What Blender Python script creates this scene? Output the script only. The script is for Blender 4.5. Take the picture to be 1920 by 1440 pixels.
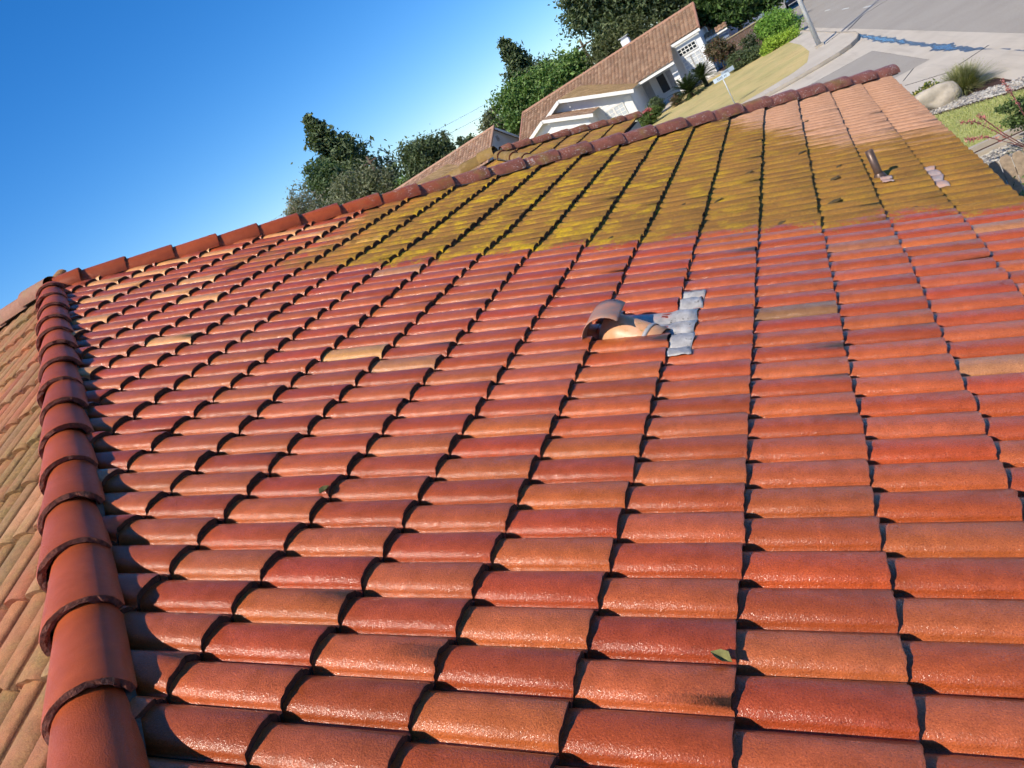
import bpy, bmesh, math, random
import numpy as np
from mathutils import Vector, Matrix

for o in list(bpy.data.objects):
    bpy.data.objects.remove(o, do_unlink=True)
scene = bpy.context.scene
COL = scene.collection
rnd = random.Random(7)
rng = np.random.default_rng(11)

# ------------------------------------------------------------ camera
CAM = Vector((-0.6659, -1.2103, 4.5118))
cx = Vector((0.80636, 0.28513, -0.51815))
cy = Vector((0.35746, 0.46301, 0.81108))
cz = Vector((0.47117, -0.83924, 0.27143))
F_PX = 1430.57
cam_d = bpy.data.cameras.new('camera')
cam_d.sensor_fit = 'HORIZONTAL'; cam_d.sensor_width = 36.0
cam_d.lens = F_PX / 1920 * 36.0
cam_d.clip_start = 0.05; cam_d.clip_end = 4000
cam = bpy.data.objects.new('camera', cam_d); COL.objects.link(cam)
cam.matrix_world = Matrix(((cx.x, cy.x, cz.x, CAM.x), (cx.y, cy.y, cz.y, CAM.y), (cx.z, cy.z, cz.z, CAM.z), (0, 0, 0, 1)))
scene.camera = cam

# ------------------------------------------------------------ light
SUN = Vector((-0.31, -0.62, 0.72)).normalized()
world = bpy.data.worlds.new('World'); scene.world = world; world.use_nodes = True
wn = world.node_tree; wn.nodes.clear()
sky = wn.nodes.new('ShaderNodeTexSky'); sky.sky_type = 'NISHITA'; sky.sun_disc = False
sky.sun_elevation = math.asin(SUN.z); sky.sun_rotation = math.atan2(SUN.x, SUN.y) % (2 * math.pi)
sky.air_density = 1.0; sky.dust_density = 0.0; sky.ozone_density = 8.0; sky.altitude = 300
bg = wn.nodes.new('ShaderNodeBackground'); bg.inputs['Strength'].default_value = 0.14
wo = wn.nodes.new('ShaderNodeOutputWorld')
hs = wn.nodes.new('ShaderNodeHueSaturation'); hs.inputs['Hue'].default_value = 0.505; hs.inputs['Saturation'].default_value = 1.24     # even grade of the whole sky
wn.links.new(sky.outputs[0], hs.inputs['Color']); wn.links.new(hs.outputs[0], bg.inputs[0]); wn.links.new(bg.outputs[0], wo.inputs[0])
sd = bpy.data.lights.new('sun', 'SUN'); sd.energy = 5.0; sd.angle = math.radians(0.53); sd.color = (1.0, 0.92, 0.78)
so = bpy.data.objects.new('sun', sd); COL.objects.link(so)
so.rotation_euler = (-SUN).to_track_quat('-Z', 'Y').to_euler(); so.location = (0, 0, 30)
scene.view_settings.view_transform = 'Standard'; scene.view_settings.look = 'None'
scene.view_settings.exposure = 0.2; scene.view_settings.gamma = 1.0
scene.view_settings.use_curve_mapping = False
scene.cycles.max_bounces = 5; scene.cycles.diffuse_bounces = 3; scene.cycles.glossy_bounces = 3; scene.cycles.transmission_bounces = 3; scene.cycles.use_adaptive_sampling = True; scene.cycles.adaptive_threshold = 0.04; scene.cycles.adaptive_min_samples = 10

# ------------------------------------------------------------ materials
def V3(c): return (c[0], c[1], c[2], 1.0)
class NT:
    def __init__(s, name):
        s.m = bpy.data.materials.new(name); s.m.use_nodes = True
        s.t = s.m.node_tree; s.t.nodes.clear()
        s.out = s.n('ShaderNodeOutputMaterial')
        s.b = s.n('ShaderNodeBsdfPrincipled'); s.l(s.b.outputs[0], s.out.inputs[0])
    def n(s, k, **kw):
        x = s.t.nodes.new(k)
        for a, b in kw.items(): setattr(x, a, b)
        return x
    def l(s, a, b): s.t.links.new(a, b)
    def val(s, x, sock):
        if isinstance(x, (int, float)): sock.default_value = x
        elif isinstance(x, (tuple, list)): sock.default_value = V3(x) if len(sock.default_value) == 4 else x
        else: s.l(x, sock)
    def math(s, op, a, b=None, c=None, clamp=False):
        x = s.n('ShaderNodeMath', operation=op, use_clamp=clamp)
        s.val(a, x.inputs[0])
        if b is not None: s.val(b, x.inputs[1])
        if c is not None: s.val(c, x.inputs[2])
        return x.outputs[0]
    def noise(s, scale, vec=None, detail=3.0, rough=0.6, dim='3D'):
        x = s.n('ShaderNodeTexNoise', noise_dimensions=dim)
        x.inputs['Scale'].default_value = scale; x.inputs['Detail'].default_value = detail; x.inputs['Roughness'].default_value = rough
        if vec is not None: s.l(vec, x.inputs['Vector'])
        return x.outputs[0]
    def ramp(s, f, a, b):
        x = s.n('ShaderNodeMapRange'); x.clamp = True
        x.inputs[1].default_value = a; x.inputs[2].default_value = b
        s.l(f, x.inputs[0]); return x.outputs[0]
    def mix(s, f, a, b, blend='MIX'):
        x = s.n('ShaderNodeMix', data_type='RGBA', blend_type=blend)
        s.val(f, x.inputs[0]); s.val(a, x.inputs[6]); s.val(b, x.inputs[7]); return x.outputs[2]
    def pos(s):
        return s.n('ShaderNodeNewGeometry').outputs['Position']
    def xyz(s, v):
        x = s.n('ShaderNodeSeparateXYZ'); s.l(v, x.inputs[0]); return x.outputs
    def comb(s, a, b, c):
        x = s.n('ShaderNodeCombineXYZ'); s.val(a, x.inputs[0]); s.val(b, x.inputs[1]); s.val(c, x.inputs[2]); return x.outputs[0]
    def attr(s, name):
        x = s.n('ShaderNodeAttribute'); x.attribute_name = name; return x.outputs['Color']
    def bump(s, h, strength, dist, normal=None):
        x = s.n('ShaderNodeBump'); x.inputs['Strength'].default_value = strength; x.inputs['Distance'].default_value = dist
        s.l(h, x.inputs['Height'])
        if normal is not None: s.l(normal, x.inputs['Normal'])
        return x.outputs[0]

def simple(name, col, rough=0.8, var=0.12, scale=6.0, bump=0.0, bscale=40.0, metal=0.0, spec=0.4, col2=None):
    t = NT(name); p = t.pos()
    n1 = t.noise(scale, p, 5.0)
    c2 = col2 if col2 else tuple(x * (1 - 2.2 * var) for x in col)
    t.l(t.mix(t.ramp(n1, 0.3, 0.7), c2, col), t.b.inputs['Base Color'])
    t.b.inputs['Roughness'].default_value = rough; t.b.inputs['Metallic'].default_value = metal
    t.b.inputs['Specular IOR Level'].default_value = spec
    if bump > 0: t.l(t.bump(t.noise(bscale, p, 4.0), bump, 0.01), t.b.inputs['Normal'])
    return t.m

W = 0.15; E = 0.36440; PITCH = math.radians(22.62); CP, SP, TP = math.cos(PITCH), math.sin(PITCH), math.tan(PITCH)
ZE = 2.6; K0 = 20.0; VA = 24.0

def tile_material(name, mode):
    """concrete roof tile: tint attribute, grain, and the growth left where the roof is not washed yet"""
    t = NT(name); p = t.pos(); X, Y, Z = t.xyz(p)
    tint = t.attr('tint')
    grain = t.noise(260.0, p, 1.0, 0.7)
    mott = t.noise(20.0, p, 3.0, 0.65)
    base = t.mix(t.ramp(mott, 0.3, 0.7), t.mix(1.0, tint, (0.80, 0.76, 0.74), 'MULTIPLY'), t.mix(1.0, tint, (1.1, 1.06, 1.02), 'MULTIPLY'))
    base = t.mix(t.ramp(grain, 0.56, 0.74), base, t.mix(1.0, base, (1.35, 1.4, 1.4), 'MULTIPLY'))
    base = t.mix(t.ramp(grain, 0.44, 0.28), base, t.mix(1.0, base, (0.62, 0.55, 0.55), 'MULTIPLY'))
    stain = t.noise(1.0, t.comb(t.math('MULTIPLY', X, 5.0), t.math('MULTIPLY', Y, 38.0), t.math('MULTIPLY', Z, 5.0)), 3.0, 0.7)
    base = t.mix(t.math('MULTIPLY', t.ramp(stain, 0.5, 0.8), 0.2), base, t.mix(1.0, base, (0.55, 0.55, 0.6), 'MULTIPLY'))
    k = t.math('MULTIPLY', X, -1.0 / (E * CP)); V = t.math('MULTIPLY', Y, 1.0 / W)
    big = t.noise(1.3, p, 3.0, 0.65)
    streak = t.noise(1.0, t.comb(t.math('MULTIPLY', X, 1.6), t.math('MULTIPLY', Y, 11.0), 0.0), 3.0, 0.7)
    mossn = t.noise(4.5, p, 4.0, 0.75)
    fine = t.noise(60.0, p, 3.0, 0.75)
    ochre = t.mix(t.ramp(streak, 0.35, 0.65), (0.225, 0.104, 0.024), (0.37, 0.172, 0.032))
    yel = t.math('MULTIPLY', t.ramp(mossn, 0.48, 0.66), t.ramp(k, 3.0, 8.0) if mode == 'main' else 0.5)
    ochre = t.mix(t.math('ADD', t.math('MULTIPLY', t.ramp(mossn, 0.45, 0.7), 0.3), t.math('MULTIPLY', yel, 0.7)), ochre, (0.58, 0.36, 0.012))
    ochre = t.mix(t.math('MULTIPLY', t.ramp(fine, 0.52, 0.34), 0.55), ochre, (0.16, 0.095, 0.03))
    ochre = t.mix(t.math('MULTIPLY', t.ramp(fine, 0.58, 0.74), 0.5), ochre, (0.56, 0.32, 0.07))
    if mode == 'main':
        vb = t.math('ADD', V, t.math('MULTIPLY', t.math('SUBTRACT', big, 0.5), 4.2))
        vb = t.math('ADD', vb, t.math('MULTIPLY', t.math('ADD', t.math('MULTIPLY', t.math('SUBTRACT', fine, 0.5), 1.3), t.math('MULTIPLY', t.math('SUBTRACT', mossn, 0.5), 1.1)), 3.0))
        vbound = t.math('SUBTRACT', vb, t.math('ADD', 23.95, t.math('MULTIPLY', t.math('SUBTRACT', 3.0, k, clamp=True), 0.62)))
        mv = t.ramp(vbound, -0.25, 0.45)
        kb = t.math('ADD', k, t.math('ADD', t.math('MULTIPLY', t.math('SUBTRACT', mossn, 0.5), 8.0), t.math('MULTIPLY', t.math('SUBTRACT', big, 0.5), 4.0)))
        moss = t.math('MULTIPLY', mv, t.ramp(kb, 14.4, 12.4))
        # dry, bleached part towards the far corner, with run marks down the slope
        lim = t.math('ADD', 39.4, t.math('MULTIPLY', t.math('MAXIMUM', t.math('SUBTRACT', k, 2.2), 0.0), 4.6))
        dv = t.math('SUBTRACT', t.math('ADD', V, t.math('ADD', t.math('MULTIPLY', t.math('SUBTRACT', streak, 0.5), 15.0), t.math('MULTIPLY', t.math('SUBTRACT', mossn, 0.5), 7.0))), lim)
        dry = t.math('MULTIPLY', t.math('MULTIPLY', t.ramp(dv, -1.2, 3.0), 0.93), moss)
        wet = t.math('SUBTRACT', 1.0, moss, clamp=True)
    elif mode == 'wing':
        moss = t.ramp(big, 0.25, 0.45)
        dry = t.math('MULTIPLY', t.ramp(streak, 0.55, 0.72), 0.6); wet = 0.0
    else:
        mv = t.math('ADD', t.math('MULTIPLY', big, 0.7), t.math('MULTIPLY', mossn, 0.6))
        moss = t.math('MULTIPLY', t.ramp(mv, 0.57, 0.78), 0.75)
        dry = t.math('MULTIPLY', t.ramp(streak, 0.4, 0.75), 0.14); wet = 0.0
        ochre = t.mix(t.ramp(fine, 0.4, 0.66), (0.13, 0.095, 0.026), (0.33, 0.22, 0.06))
    col = t.mix(moss, base, ochre)
    drycol = t.mix(t.ramp(mott, 0.3, 0.7), (0.50, 0.245, 0.13), (0.62, 0.335, 0.20))
    col = t.mix(dry, col, drycol)
    t.l(col, t.b.inputs['Base Color'])
    if mode == 'main':
        t.l(t.math('ADD', 0.82, t.math('MULTIPLY', wet, -0.40)), t.b.inputs['Roughness'])
        t.l(t.math('MULTIPLY', t.math('MULTIPLY', wet, t.ramp(mott, 0.15, 0.5)), 0.85), t.b.inputs['Coat Weight'])
        t.b.inputs['Coat Roughness'].default_value = 0.14
        t.b.inputs['Coat IOR'].default_value = 1.38
        t.b.inputs['Specular IOR Level'].default_value = 0.22
    else:
        t.b.inputs['Roughness'].default_value = 0.85
    h = t.math('ADD', t.noise(185.0, p, 2.0, 0.7), t.math('MULTIPLY', t.math('MULTIPLY', fine, 1.5), moss))
    nb = t.bump(h, 0.6, 0.004)
    t.l(nb, t.b.inputs['Normal']); t.l(nb, t.b.inputs['Coat Normal'])
    return t.m

def cap_material(name, mode):
    t = NT(name); p = t.pos(); X, Y, Z = t.xyz(p)
    tint = t.attr('tint')
    grain = t.noise(330.0, p, 2.0, 0.7); mott = t.noise(14.0, p, 4.0, 0.65)
    base = t.mix(t.ramp(mott, 0.25, 0.75), t.mix(1.0, tint, (0.72, 0.68, 0.68), 'MULTIPLY'), tint)
    base = t.mix(t.ramp(grain, 0.42, 0.22), base, t.mix(1.0, base, (0.5, 0.45, 0.45), 'MULTIPLY'))
    if mode == 'clean':
        old = t.ramp(t.math('ADD', Y, t.math('MULTIPLY', t.math('SUBTRACT', mott, 0.5), 1.4)), 5.3, 6.1)
    elif mode == 'old':
        old = t.ramp(mott, 0.1, 0.3)
    else:
        old = 0.0
    spots = t.ramp(t.math('ADD', t.math('MULTIPLY', t.noise(60.0, p, 3.0, 0.65), 0.6), t.math('MULTIPLY', t.noise(11.0, p, 3.0), 0.4)), 0.57, 0.61)
    ol = t.ramp(t.noise(4.0, p, 4.0, 0.7), 0.52, 0.66)
    worn = t.mix(ol, (0.30, 0.105, 0.065), (0.30, 0.17, 0.05))
    worn = t.mix(t.ramp(mott, 0.35, 0.7), worn, t.mix(1.0, worn, (0.62, 0.6, 0.6), 'MULTIPLY'))
    worn = t.mix(t.math('MULTIPLY', spots, 0.8), worn, (0.50, 0.42, 0.36))
    col = t.mix(old, base, worn)
    if mode == 'dry':
        col = t.mix(t.ramp(t.noise(6.0, p, 4.0, 0.7), 0.5, 0.7), base, (0.30, 0.20, 0.10))
    t.l(col, t.b.inputs['Base Color'])
    t.b.inputs['Roughness'].default_value = 0.42 if mode == 'clean' else 0.85
    t.b.inputs['Specular IOR Level'].default_value = 0.32
    h = t.math('ADD', t.math('MULTIPLY', t.noise(190.0, p, 3.0, 0.65), 0.8), t.math('MULTIPLY', grain, 0.25))
    t.l(t.bump(h, 0.6, 0.0045), t.b.inputs['Normal'])
    return t.m

M = {}
M['tile'] = tile_material('washed_roof_tile', 'main')
M['tile_wing'] = tile_material('mossy_roof_tile', 'wing')
M['tile_old'] = tile_material('weathered_roof_tile', 'old')
M['cap'] = cap_material('ridge_cap_red', 'clean'); M['cap_old'] = cap_material('ridge_cap_lichen', 'old'); M['cap_dry'] = cap_material('ridge_cap_dry', 'dry')
M['rim'] = simple('broken_tile_rim', (0.24, 0.065, 0.036), 0.8, 0.3, 90.0, 1.0, 130.0, col2=(0.07, 0.022, 0.016))
M['butt'] = simple('shade_dark_tile_end', (0.085, 0.032, 0.022), 0.85, 0.3, 60.0, 0.6, 120.0, col2=(0.022, 0.012, 0.010))  # tile ends darkened in colour to paint the shade below each course
M['mortar'] = simple('grey_mortar', (0.09, 0.075, 0.065), 0.95, 0.2, 40.0, 0.8, 90.0)
M['underlay'] = simple('roof_felt', (0.03, 0.025, 0.022), 0.95)
M['stucco'] = simple('white_stucco', (0.80, 0.79, 0.76), 0.9, 0.03, 3.0, 0.3, 60.0)
M['cream'] = simple('cream_stucco', (0.66, 0.61, 0.53), 0.9, 0.04, 3.0)
M['trim'] = simple('white_trim', (0.80, 0.78, 0.72), 0.6, 0.03)
M['tan_trim'] = simple('tan_fascia', (0.42, 0.34, 0.26), 0.7)
M['glass'] = simple('window_glass', (0.02, 0.025, 0.03), 0.08, 0.05, spec=0.8)
M['blind'] = simple('window_blind', (0.55, 0.58, 0.60), 0.5, 0.05)
M['screen'] = simple('window_screen', (0.045, 0.045, 0.05), 0.6)
M['door'] = simple('grey_door', (0.45, 0.44, 0.43), 0.6)
M['shade_wall'] = simple('shade_blue_wall', (0.22, 0.27, 0.36), 0.9)  # shade on white walls, put into the colour as blue grey
M['steel'] = simple('galvanised_steel', (0.58, 0.60, 0.60), 0.5, 0.1, 9.0, metal=0.1)
M['galv_dark'] = simple('dark_pipe', (0.17, 0.11, 0.085), 0.4, 0.25, 12.0, metal=0.4)
M['fence'] = simple('weathered_fence_wood', (0.46, 0.34, 0.23), 0.9, 0.2, 22.0, 0.5, 60.0)
M['fence_brown'] = simple('brown_fence_wood', (0.19, 0.12, 0.085), 0.9, 0.2, 8.0)
M['bark'] = simple('tree_bark', (0.16, 0.12, 0.085), 0.95, 0.25, 12.0, 0.8, 30.0)
M['pole'] = simple('utility_pole_wood', (0.13, 0.09, 0.065), 0.9)
M['wire'] = simple('wire_black', (0.10, 0.11, 0.13), 0.7)
M['soil'] = simple('yard_soil', (0.20, 0.15, 0.10), 0.95, 0.2, 1.5)
M['mulch'] = simple('bark_mulch', (0.085, 0.04, 0.028), 0.95, 0.35, 30.0, 1.0, 60.0)
M['boulder'] = simple('granite_boulder', (0.50, 0.43, 0.34), 0.85, 0.16, 5.0, 0.8, 26.0)
M['pebble'] = None
M['paint'] = simple('faded_paint', (0.62, 0.62, 0.58), 0.8)
M['crack'] = simple('tar_sealed_crack', (0.012, 0.012, 0.013), 0.6)
M['curb'] = simple('curb_concrete', (0.44, 0.38, 0.305), 0.9, 0.12, 2.5)
M['tyre'] = simple('tyre_rubber', (0.015, 0.015, 0.016), 0.85)
M['carpaint'] = simple('car_paint', (0.05, 0.055, 0.065), 0.25, 0.02, spec=0.6)
M['chrome'] = simple('wheel_metal', (0.5, 0.5, 0.52), 0.3, 0.05, metal=0.8)
M['lamp_lens'] = simple('head_lamp_lens', (0.75, 0.76, 0.78), 0.15, 0.03)
M['sign'] = simple('street_sign_face', (0.50, 0.58, 0.62), 0.5, 0.03)
M['ink'] = simple('sign_lettering', (0.05, 0.07, 0.12), 0.6)

def concrete_mat():
    t = NT('sidewalk_concrete'); p = t.pos(); X, Y, Z = t.xyz(p)
    n1 = t.noise(0.5, p, 5.0, 0.65); n2 = t.noise(30.0, p, 4.0, 0.7)
    st = t.noise(1.0, t.comb(t.math('MULTIPLY', t.math('ADD', X, t.math('MULTIPLY', Y, 0.12)), 3.2), t.math('MULTIPLY', Y, 0.22), 0.0), 4.0, 0.65)
    c = t.mix(t.ramp(n1, 0.3, 0.7), (0.45, 0.385, 0.305), (0.55, 0.48, 0.385))
    c = t.mix(t.math('MULTIPLY', t.ramp(st, 0.52, 0.70), 0.45), c, (0.34, 0.29, 0.235))  # streaks paint in long shadow lines together with tyre stains
    c = t.mix(t.math('MULTIPLY', t.ramp(n2, 0.5, 0.75), 0.25), c, (0.42, 0.37, 0.31))
    t.l(c, t.b.inputs['Base Color']); t.b.inputs['Roughness'].default_value = 0.9
    t.l(t.bump(n2, 0.2, 0.01), t.b.inputs['Normal']); return t.m
M['concrete'] = concrete_mat()
def asphalt_mat():
    t = NT('road_asphalt'); p = t.pos()
    n1 = t.noise(0.35, p, 5.0, 0.6); n2 = t.noise(16.0, p, 4.0, 0.8)
    c = t.mix(t.ramp(n1, 0.3, 0.7), (0.30, 0.262, 0.215), (0.36, 0.318, 0.265))
    c = t.mix(t.ramp(n2, 0.35, 0.7), t.mix(1.0, c, (0.86, 0.86, 0.86), 'MULTIPLY'), t.mix(1.0, c, (1.1, 1.1, 1.1), 'MULTIPLY'))
    t.l(c, t.b.inputs['Base Color']); t.b.inputs['Roughness'].default_value = 0.9
    t.l(t.bump(n2, 0.4, 0.01), t.b.inputs['Normal']); return t.m
M['asphalt'] = asphalt_mat()
def lawn_mat(name, a, b, c):
    t = NT(name); p = t.pos()
    n1 = t.noise(0.45, p, 5.0, 0.65); n2 = t.noise(13.0, p, 4.0, 0.75)
    k = t.mix(t.ramp(n1, 0.38, 0.62), a, b); k = t.mix(t.ramp(n2, 0.5, 0.72), k, c)
    X, Y, Z = t.xyz(p); n3 = t.noise(1.0, t.comb(t.math('MULTIPLY', X, 0.9), t.math('MULTIPLY', Y, 2.6), 0.0), 5.0, 0.75); k = t.mix(t.ramp(n3, 0.5, 0.7), k, t.mix(1.0, k, (0.72, 0.66, 0.62), 'MULTIPLY'))
    t.l(k, t.b.inputs['Base Color']); t.b.inputs['Roughness'].default_value = 0.95
    t.l(t.bump(n2, 0.9, 0.03), t.b.inputs['Normal']); return t.m
M['lawn_dry'] = lawn_mat('dry_lawn', (0.55, 0.42, 0.17), (0.42, 0.36, 0.13), (0.46, 0.33, 0.15))
M['lawn'] = lawn_mat('green_lawn', (0.36, 0.38, 0.12), (0.42, 0.42, 0.15), (0.24, 0.27, 0.08))
M['gravel'] = lawn_mat('pale_gravel', (0.48, 0.45, 0.38), (0.60, 0.57, 0.50), (0.30, 0.27, 0.22))
def water_mat():
    t = NT('gutter_water'); t.b.inputs['Base Color'].default_value = (0.07, 0.058, 0.045, 1); t.b.inputs['Roughness'].default_value = 0.15
    t.b.inputs['Specular IOR Level'].default_value = 0.38
    t.l(t.bump(t.noise(3.0, t.pos(), 2.0), 0.03, 0.02), t.b.inputs['Normal']); return t.m
M['water'] = water_mat()
def attr_mat(name, rough=0.85, bump=0.0, bscale=30.0, spec=0.3):
    t = NT(name); p = t.pos(); a = t.attr('tint')
    t.l(t.mix(t.ramp(t.noise(bscale, p, 3.0), 0.3, 0.7), t.mix(1.0, a, (0.8, 0.8, 0.8), 'MULTIPLY'), a), t.b.inputs['Base Color'])
    t.b.inputs['Roughness'].default_value = rough; t.b.inputs['Specular IOR Level'].default_value = spec
    if bump: t.l(t.bump(t.noise(bscale, p, 3.0), bump, 0.01), t.b.inputs['Normal'])
    return t.m
M['pebble'] = attr_mat('river_rock', 0.7, 0.3, 40.0)
M['far_tile'] = attr_mat('far_roof_tile', 0.85, 0.2, 9.0)
def leaf_mat():
    t = NT('leaf'); a = t.attr('tint')
    t.l(a, t.b.inputs['Base Color']); t.b.inputs['Roughness'].default_value = 0.55; t.b.inputs['Specular IOR Level'].default_value = 0.35
    tr = t.n('ShaderNodeBsdfTranslucent'); t.l(t.mix(1.0, a, (1.0, 1.15, 0.5), 'MULTIPLY'), tr.inputs[0])
    ms = t.n('ShaderNodeMixShader'); ms.inputs[0].default_value = 0.28
    t.l(t.b.outputs[0], ms.inputs[1]); t.l(tr.outputs[0], ms.inputs[2]); t.l(ms.outputs[0], t.out.inputs[0])
    return t.m
M['leaf'] = leaf_mat()
def lead_mat():
    t = NT('lead_flashing'); p = t.pos()
    n1 = t.noise(16.0, p, 4.0, 0.7); n2 = t.noise(7.0, p, 3.0, 0.7)
    c = t.mix(t.ramp(n1, 0.35, 0.65), (0.30, 0.28, 0.265), (0.52, 0.49, 0.46))
    c = t.mix(t.ramp(n2, 0.55, 0.66), c, (0.55, 0.40, 0.34))
    c = t.mix(t.ramp(t.noise(40.0, p, 3.0), 0.62, 0.70), c, (0.10, 0.09, 0.08))
    t.l(c, t.b.inputs['Base Color']); t.b.inputs['Metallic'].default_value = 0.12; t.b.inputs['Roughness'].default_value = 0.36
    t.l(t.bump(n1, 0.3, 0.01), t.b.inputs['Normal']); return t.m
M['lead'] = lead_mat()
def vent_mat():
    t = NT('tan_painted_duct'); p = t.pos()
    c = t.mix(t.ramp(t.noise(14.0, p, 4.0, 0.7), 0.46, 0.62), (0.60, 0.29, 0.14), (0.66, 0.36, 0.20))
    c = t.mix(t.ramp(t.noise(34.0, p, 4.0, 0.7), 0.60, 0.70), c, (0.36, 0.22, 0.07))
    t.l(c, t.b.inputs['Base Color']); t.b.inputs['Roughness'].default_value = 0.45; return t.m
M['duct'] = vent_mat()
def hood_mat():
    t = NT('ribbed_hood_metal'); p = t.pos(); X, Y, Z = t.xyz(p)
    st = t.noise(1.0, t.comb(t.math('MULTIPLY', X, 12.0), t.math('MULTIPLY', Y, 30.0), t.math('MULTIPLY', Z, 60.0)), 3.0)
    c = t.mix(t.ramp(st, 0.4, 0.62), (0.32, 0.20, 0.15), (0.45, 0.20, 0.12))
    t.l(c, t.b.inputs['Base Color']); t.b.inputs['Metallic'].default_value = 0.05; t.b.inputs['Roughness'].default_value = 0.5; return t.m
M['hood'] = hood_mat()

# ------------------------------------------------------------ object helpers
WLOC = {}
def put(o, parent=None, loc=(0, 0, 0)):
    """link o at world location loc; parents here are only translated"""
    COL.objects.link(o)
    WLOC[o.name] = Vector(loc)
    if parent is not None:
        o.parent = parent
        o.location = Vector(loc) - WLOC[parent.name]
    else:
        o.location = loc
    return o
def tag(o, label=None, cat=None, group=None, kind=None):
    if label: o['label'] = label
    if cat: o['category'] = cat
    if group: o['group'] = group
    if kind: o['kind'] = kind
    return o
def empty(name, loc, label=None, cat=None, group=None):
    o = bpy.data.objects.new(name, None); o.empty_display_size = 0.2
    put(o, None, loc); return tag(o, label, cat, group)

def mk(name, verts, faces, mats, parent=None, loc=(0, 0, 0), smooth=False, tint=None, mi=None):
    """one mesh object from world-space verts; loc becomes its origin"""
    v = np.asarray(verts, float).reshape(-1, 3) - np.asarray(loc, float)
    me = bpy.data.meshes.new(name)
    if isinstance(faces, np.ndarray):
        nf, c = faces.shape
        me.vertices.add(len(v)); me.vertices.foreach_set('co', v.astype(np.float32).ravel())
        me.loops.add(nf * c); me.loops.foreach_set('vertex_index', faces.astype(np.int32).ravel())
        me.polygons.add(nf); me.polygons.foreach_set('loop_start', np.arange(0, nf * c, c, dtype=np.int32))
        me.update(calc_edges=True)
    else:
        me.from_pydata(v.tolist(), [], [list(f) for f in faces]); me.update()
    if tint is not None:
        a = me.color_attributes.new('tint', 'FLOAT_COLOR', 'POINT')
        tc = np.ones((len(v), 4), np.float32); tc[:, :3] = np.asarray(tint, np.float32)
        a.data.foreach_set('color', tc.ravel())
    if not isinstance(mats, (list, tuple)): mats = [mats]
    for m in mats: me.materials.append(m)
    if mi is not None: me.polygons.foreach_set('material_index', np.asarray(mi, np.int32))
    if smooth is True or smooth is False: me.polygons.foreach_set('use_smooth', np.full(len(me.polygons), smooth, bool))
    else: me.polygons.foreach_set('use_smooth', np.asarray(smooth, bool))
    me.validate(clean_customdata=False)
    return put(bpy.data.objects.new(name, me), parent, loc)

class MB:
    def __init__(s): s.v = []; s.f = []; s.m = []
    def add(s, vs, fs, m=0):
        b = len(s.v); s.v += [tuple(x) for x in vs]; s.f += [[i + b for i in f] for f in fs]; s.m += [m] * len(fs); return s
    def box(s, a, b, m=0):
        x0, y0, z0 = a; x1, y1, z1 = b
        return s.add([(x0, y0, z0), (x1, y0, z0), (x1, y1, z0), (x0, y1, z0), (x0, y0, z1), (x1, y0, z1), (x1, y1, z1), (x0, y1, z1)],
                     [(0, 3, 2, 1), (4, 5, 6, 7), (0, 1, 5, 4), (1, 2, 6, 5), (2, 3, 7, 6), (3, 0, 4, 7)], m)
    def beam(s, p, q, w, h, up=(0, 0, 1), m=0):
        p, q = Vector(p), Vector(q); d = (q - p).normalized(); u = Vector(up); sd_ = d.cross(u).normalized(); u = sd_.cross(d)
        vs = []
        for c in (p, q):
            for a, b in ((-1, -1), (1, -1), (1, 1), (-1, 1)): vs.append(c + sd_ * (a * w / 2) + u * (b * h / 2))
        return s.add(vs, [(0, 1, 2, 3), (7, 6, 5, 4), (0, 4, 5, 1), (1, 5, 6, 2), (2, 6, 7, 3), (3, 7, 4, 0)], m)
    def prism(s, poly, z0, z1, m=0):
        n = len(poly); vs = [(x, y, z0) for x, y in poly] + [(x, y, z1) for x, y in poly]
        return s.add(vs, [list(range(n))[::-1], [n + i for i in range(n)]] + [(i, (i + 1) % n, n + (i + 1) % n, n + i) for i in range(n)], m)
    def tube(s, pts, rads, n=8, m=0, cap=True):
        pts = [Vector(p) for p in pts]; vs = []
        for i, p in enumerate(pts):
            d = (pts[min(i + 1, len(pts) - 1)] - pts[max(i - 1, 0)]).normalized()
            a = d.orthogonal().normalized() if abs(d.z) < 0.95 else Vector((1, 0, 0)); a = (a - d * a.dot(d)).normalized(); b = d.cross(a)
            for j in range(n):
                t = 2 * math.pi * j / n; vs.append(p + (a * math.cos(t) + b * math.sin(t)) * rads[i])
        fs = [(i * n + j, i * n + (j + 1) % n, (i + 1) * n + (j + 1) % n, (i + 1) * n + j) for i in range(len(pts) - 1) for j in range(n)]
        if cap: fs += [list(range(n))[::-1], [(len(pts) - 1) * n + j for j in range(n)]]
        return s.add(vs, fs, m)
    def obj(s, name, mats, parent=None, loc=(0, 0, 0), smooth=False, tint=None):
        return mk(name, s.v, s.f, mats, parent, loc, smooth, tint, s.m if isinstance(mats, (list, tuple)) else None)

def sheet(name, poly, z, mat, label=None, sub=None):
    o = mk(name, [(x, y, z) for x, y in poly], [list(range(len(poly)))], mat); tag(o, kind='structure'); return o

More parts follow.
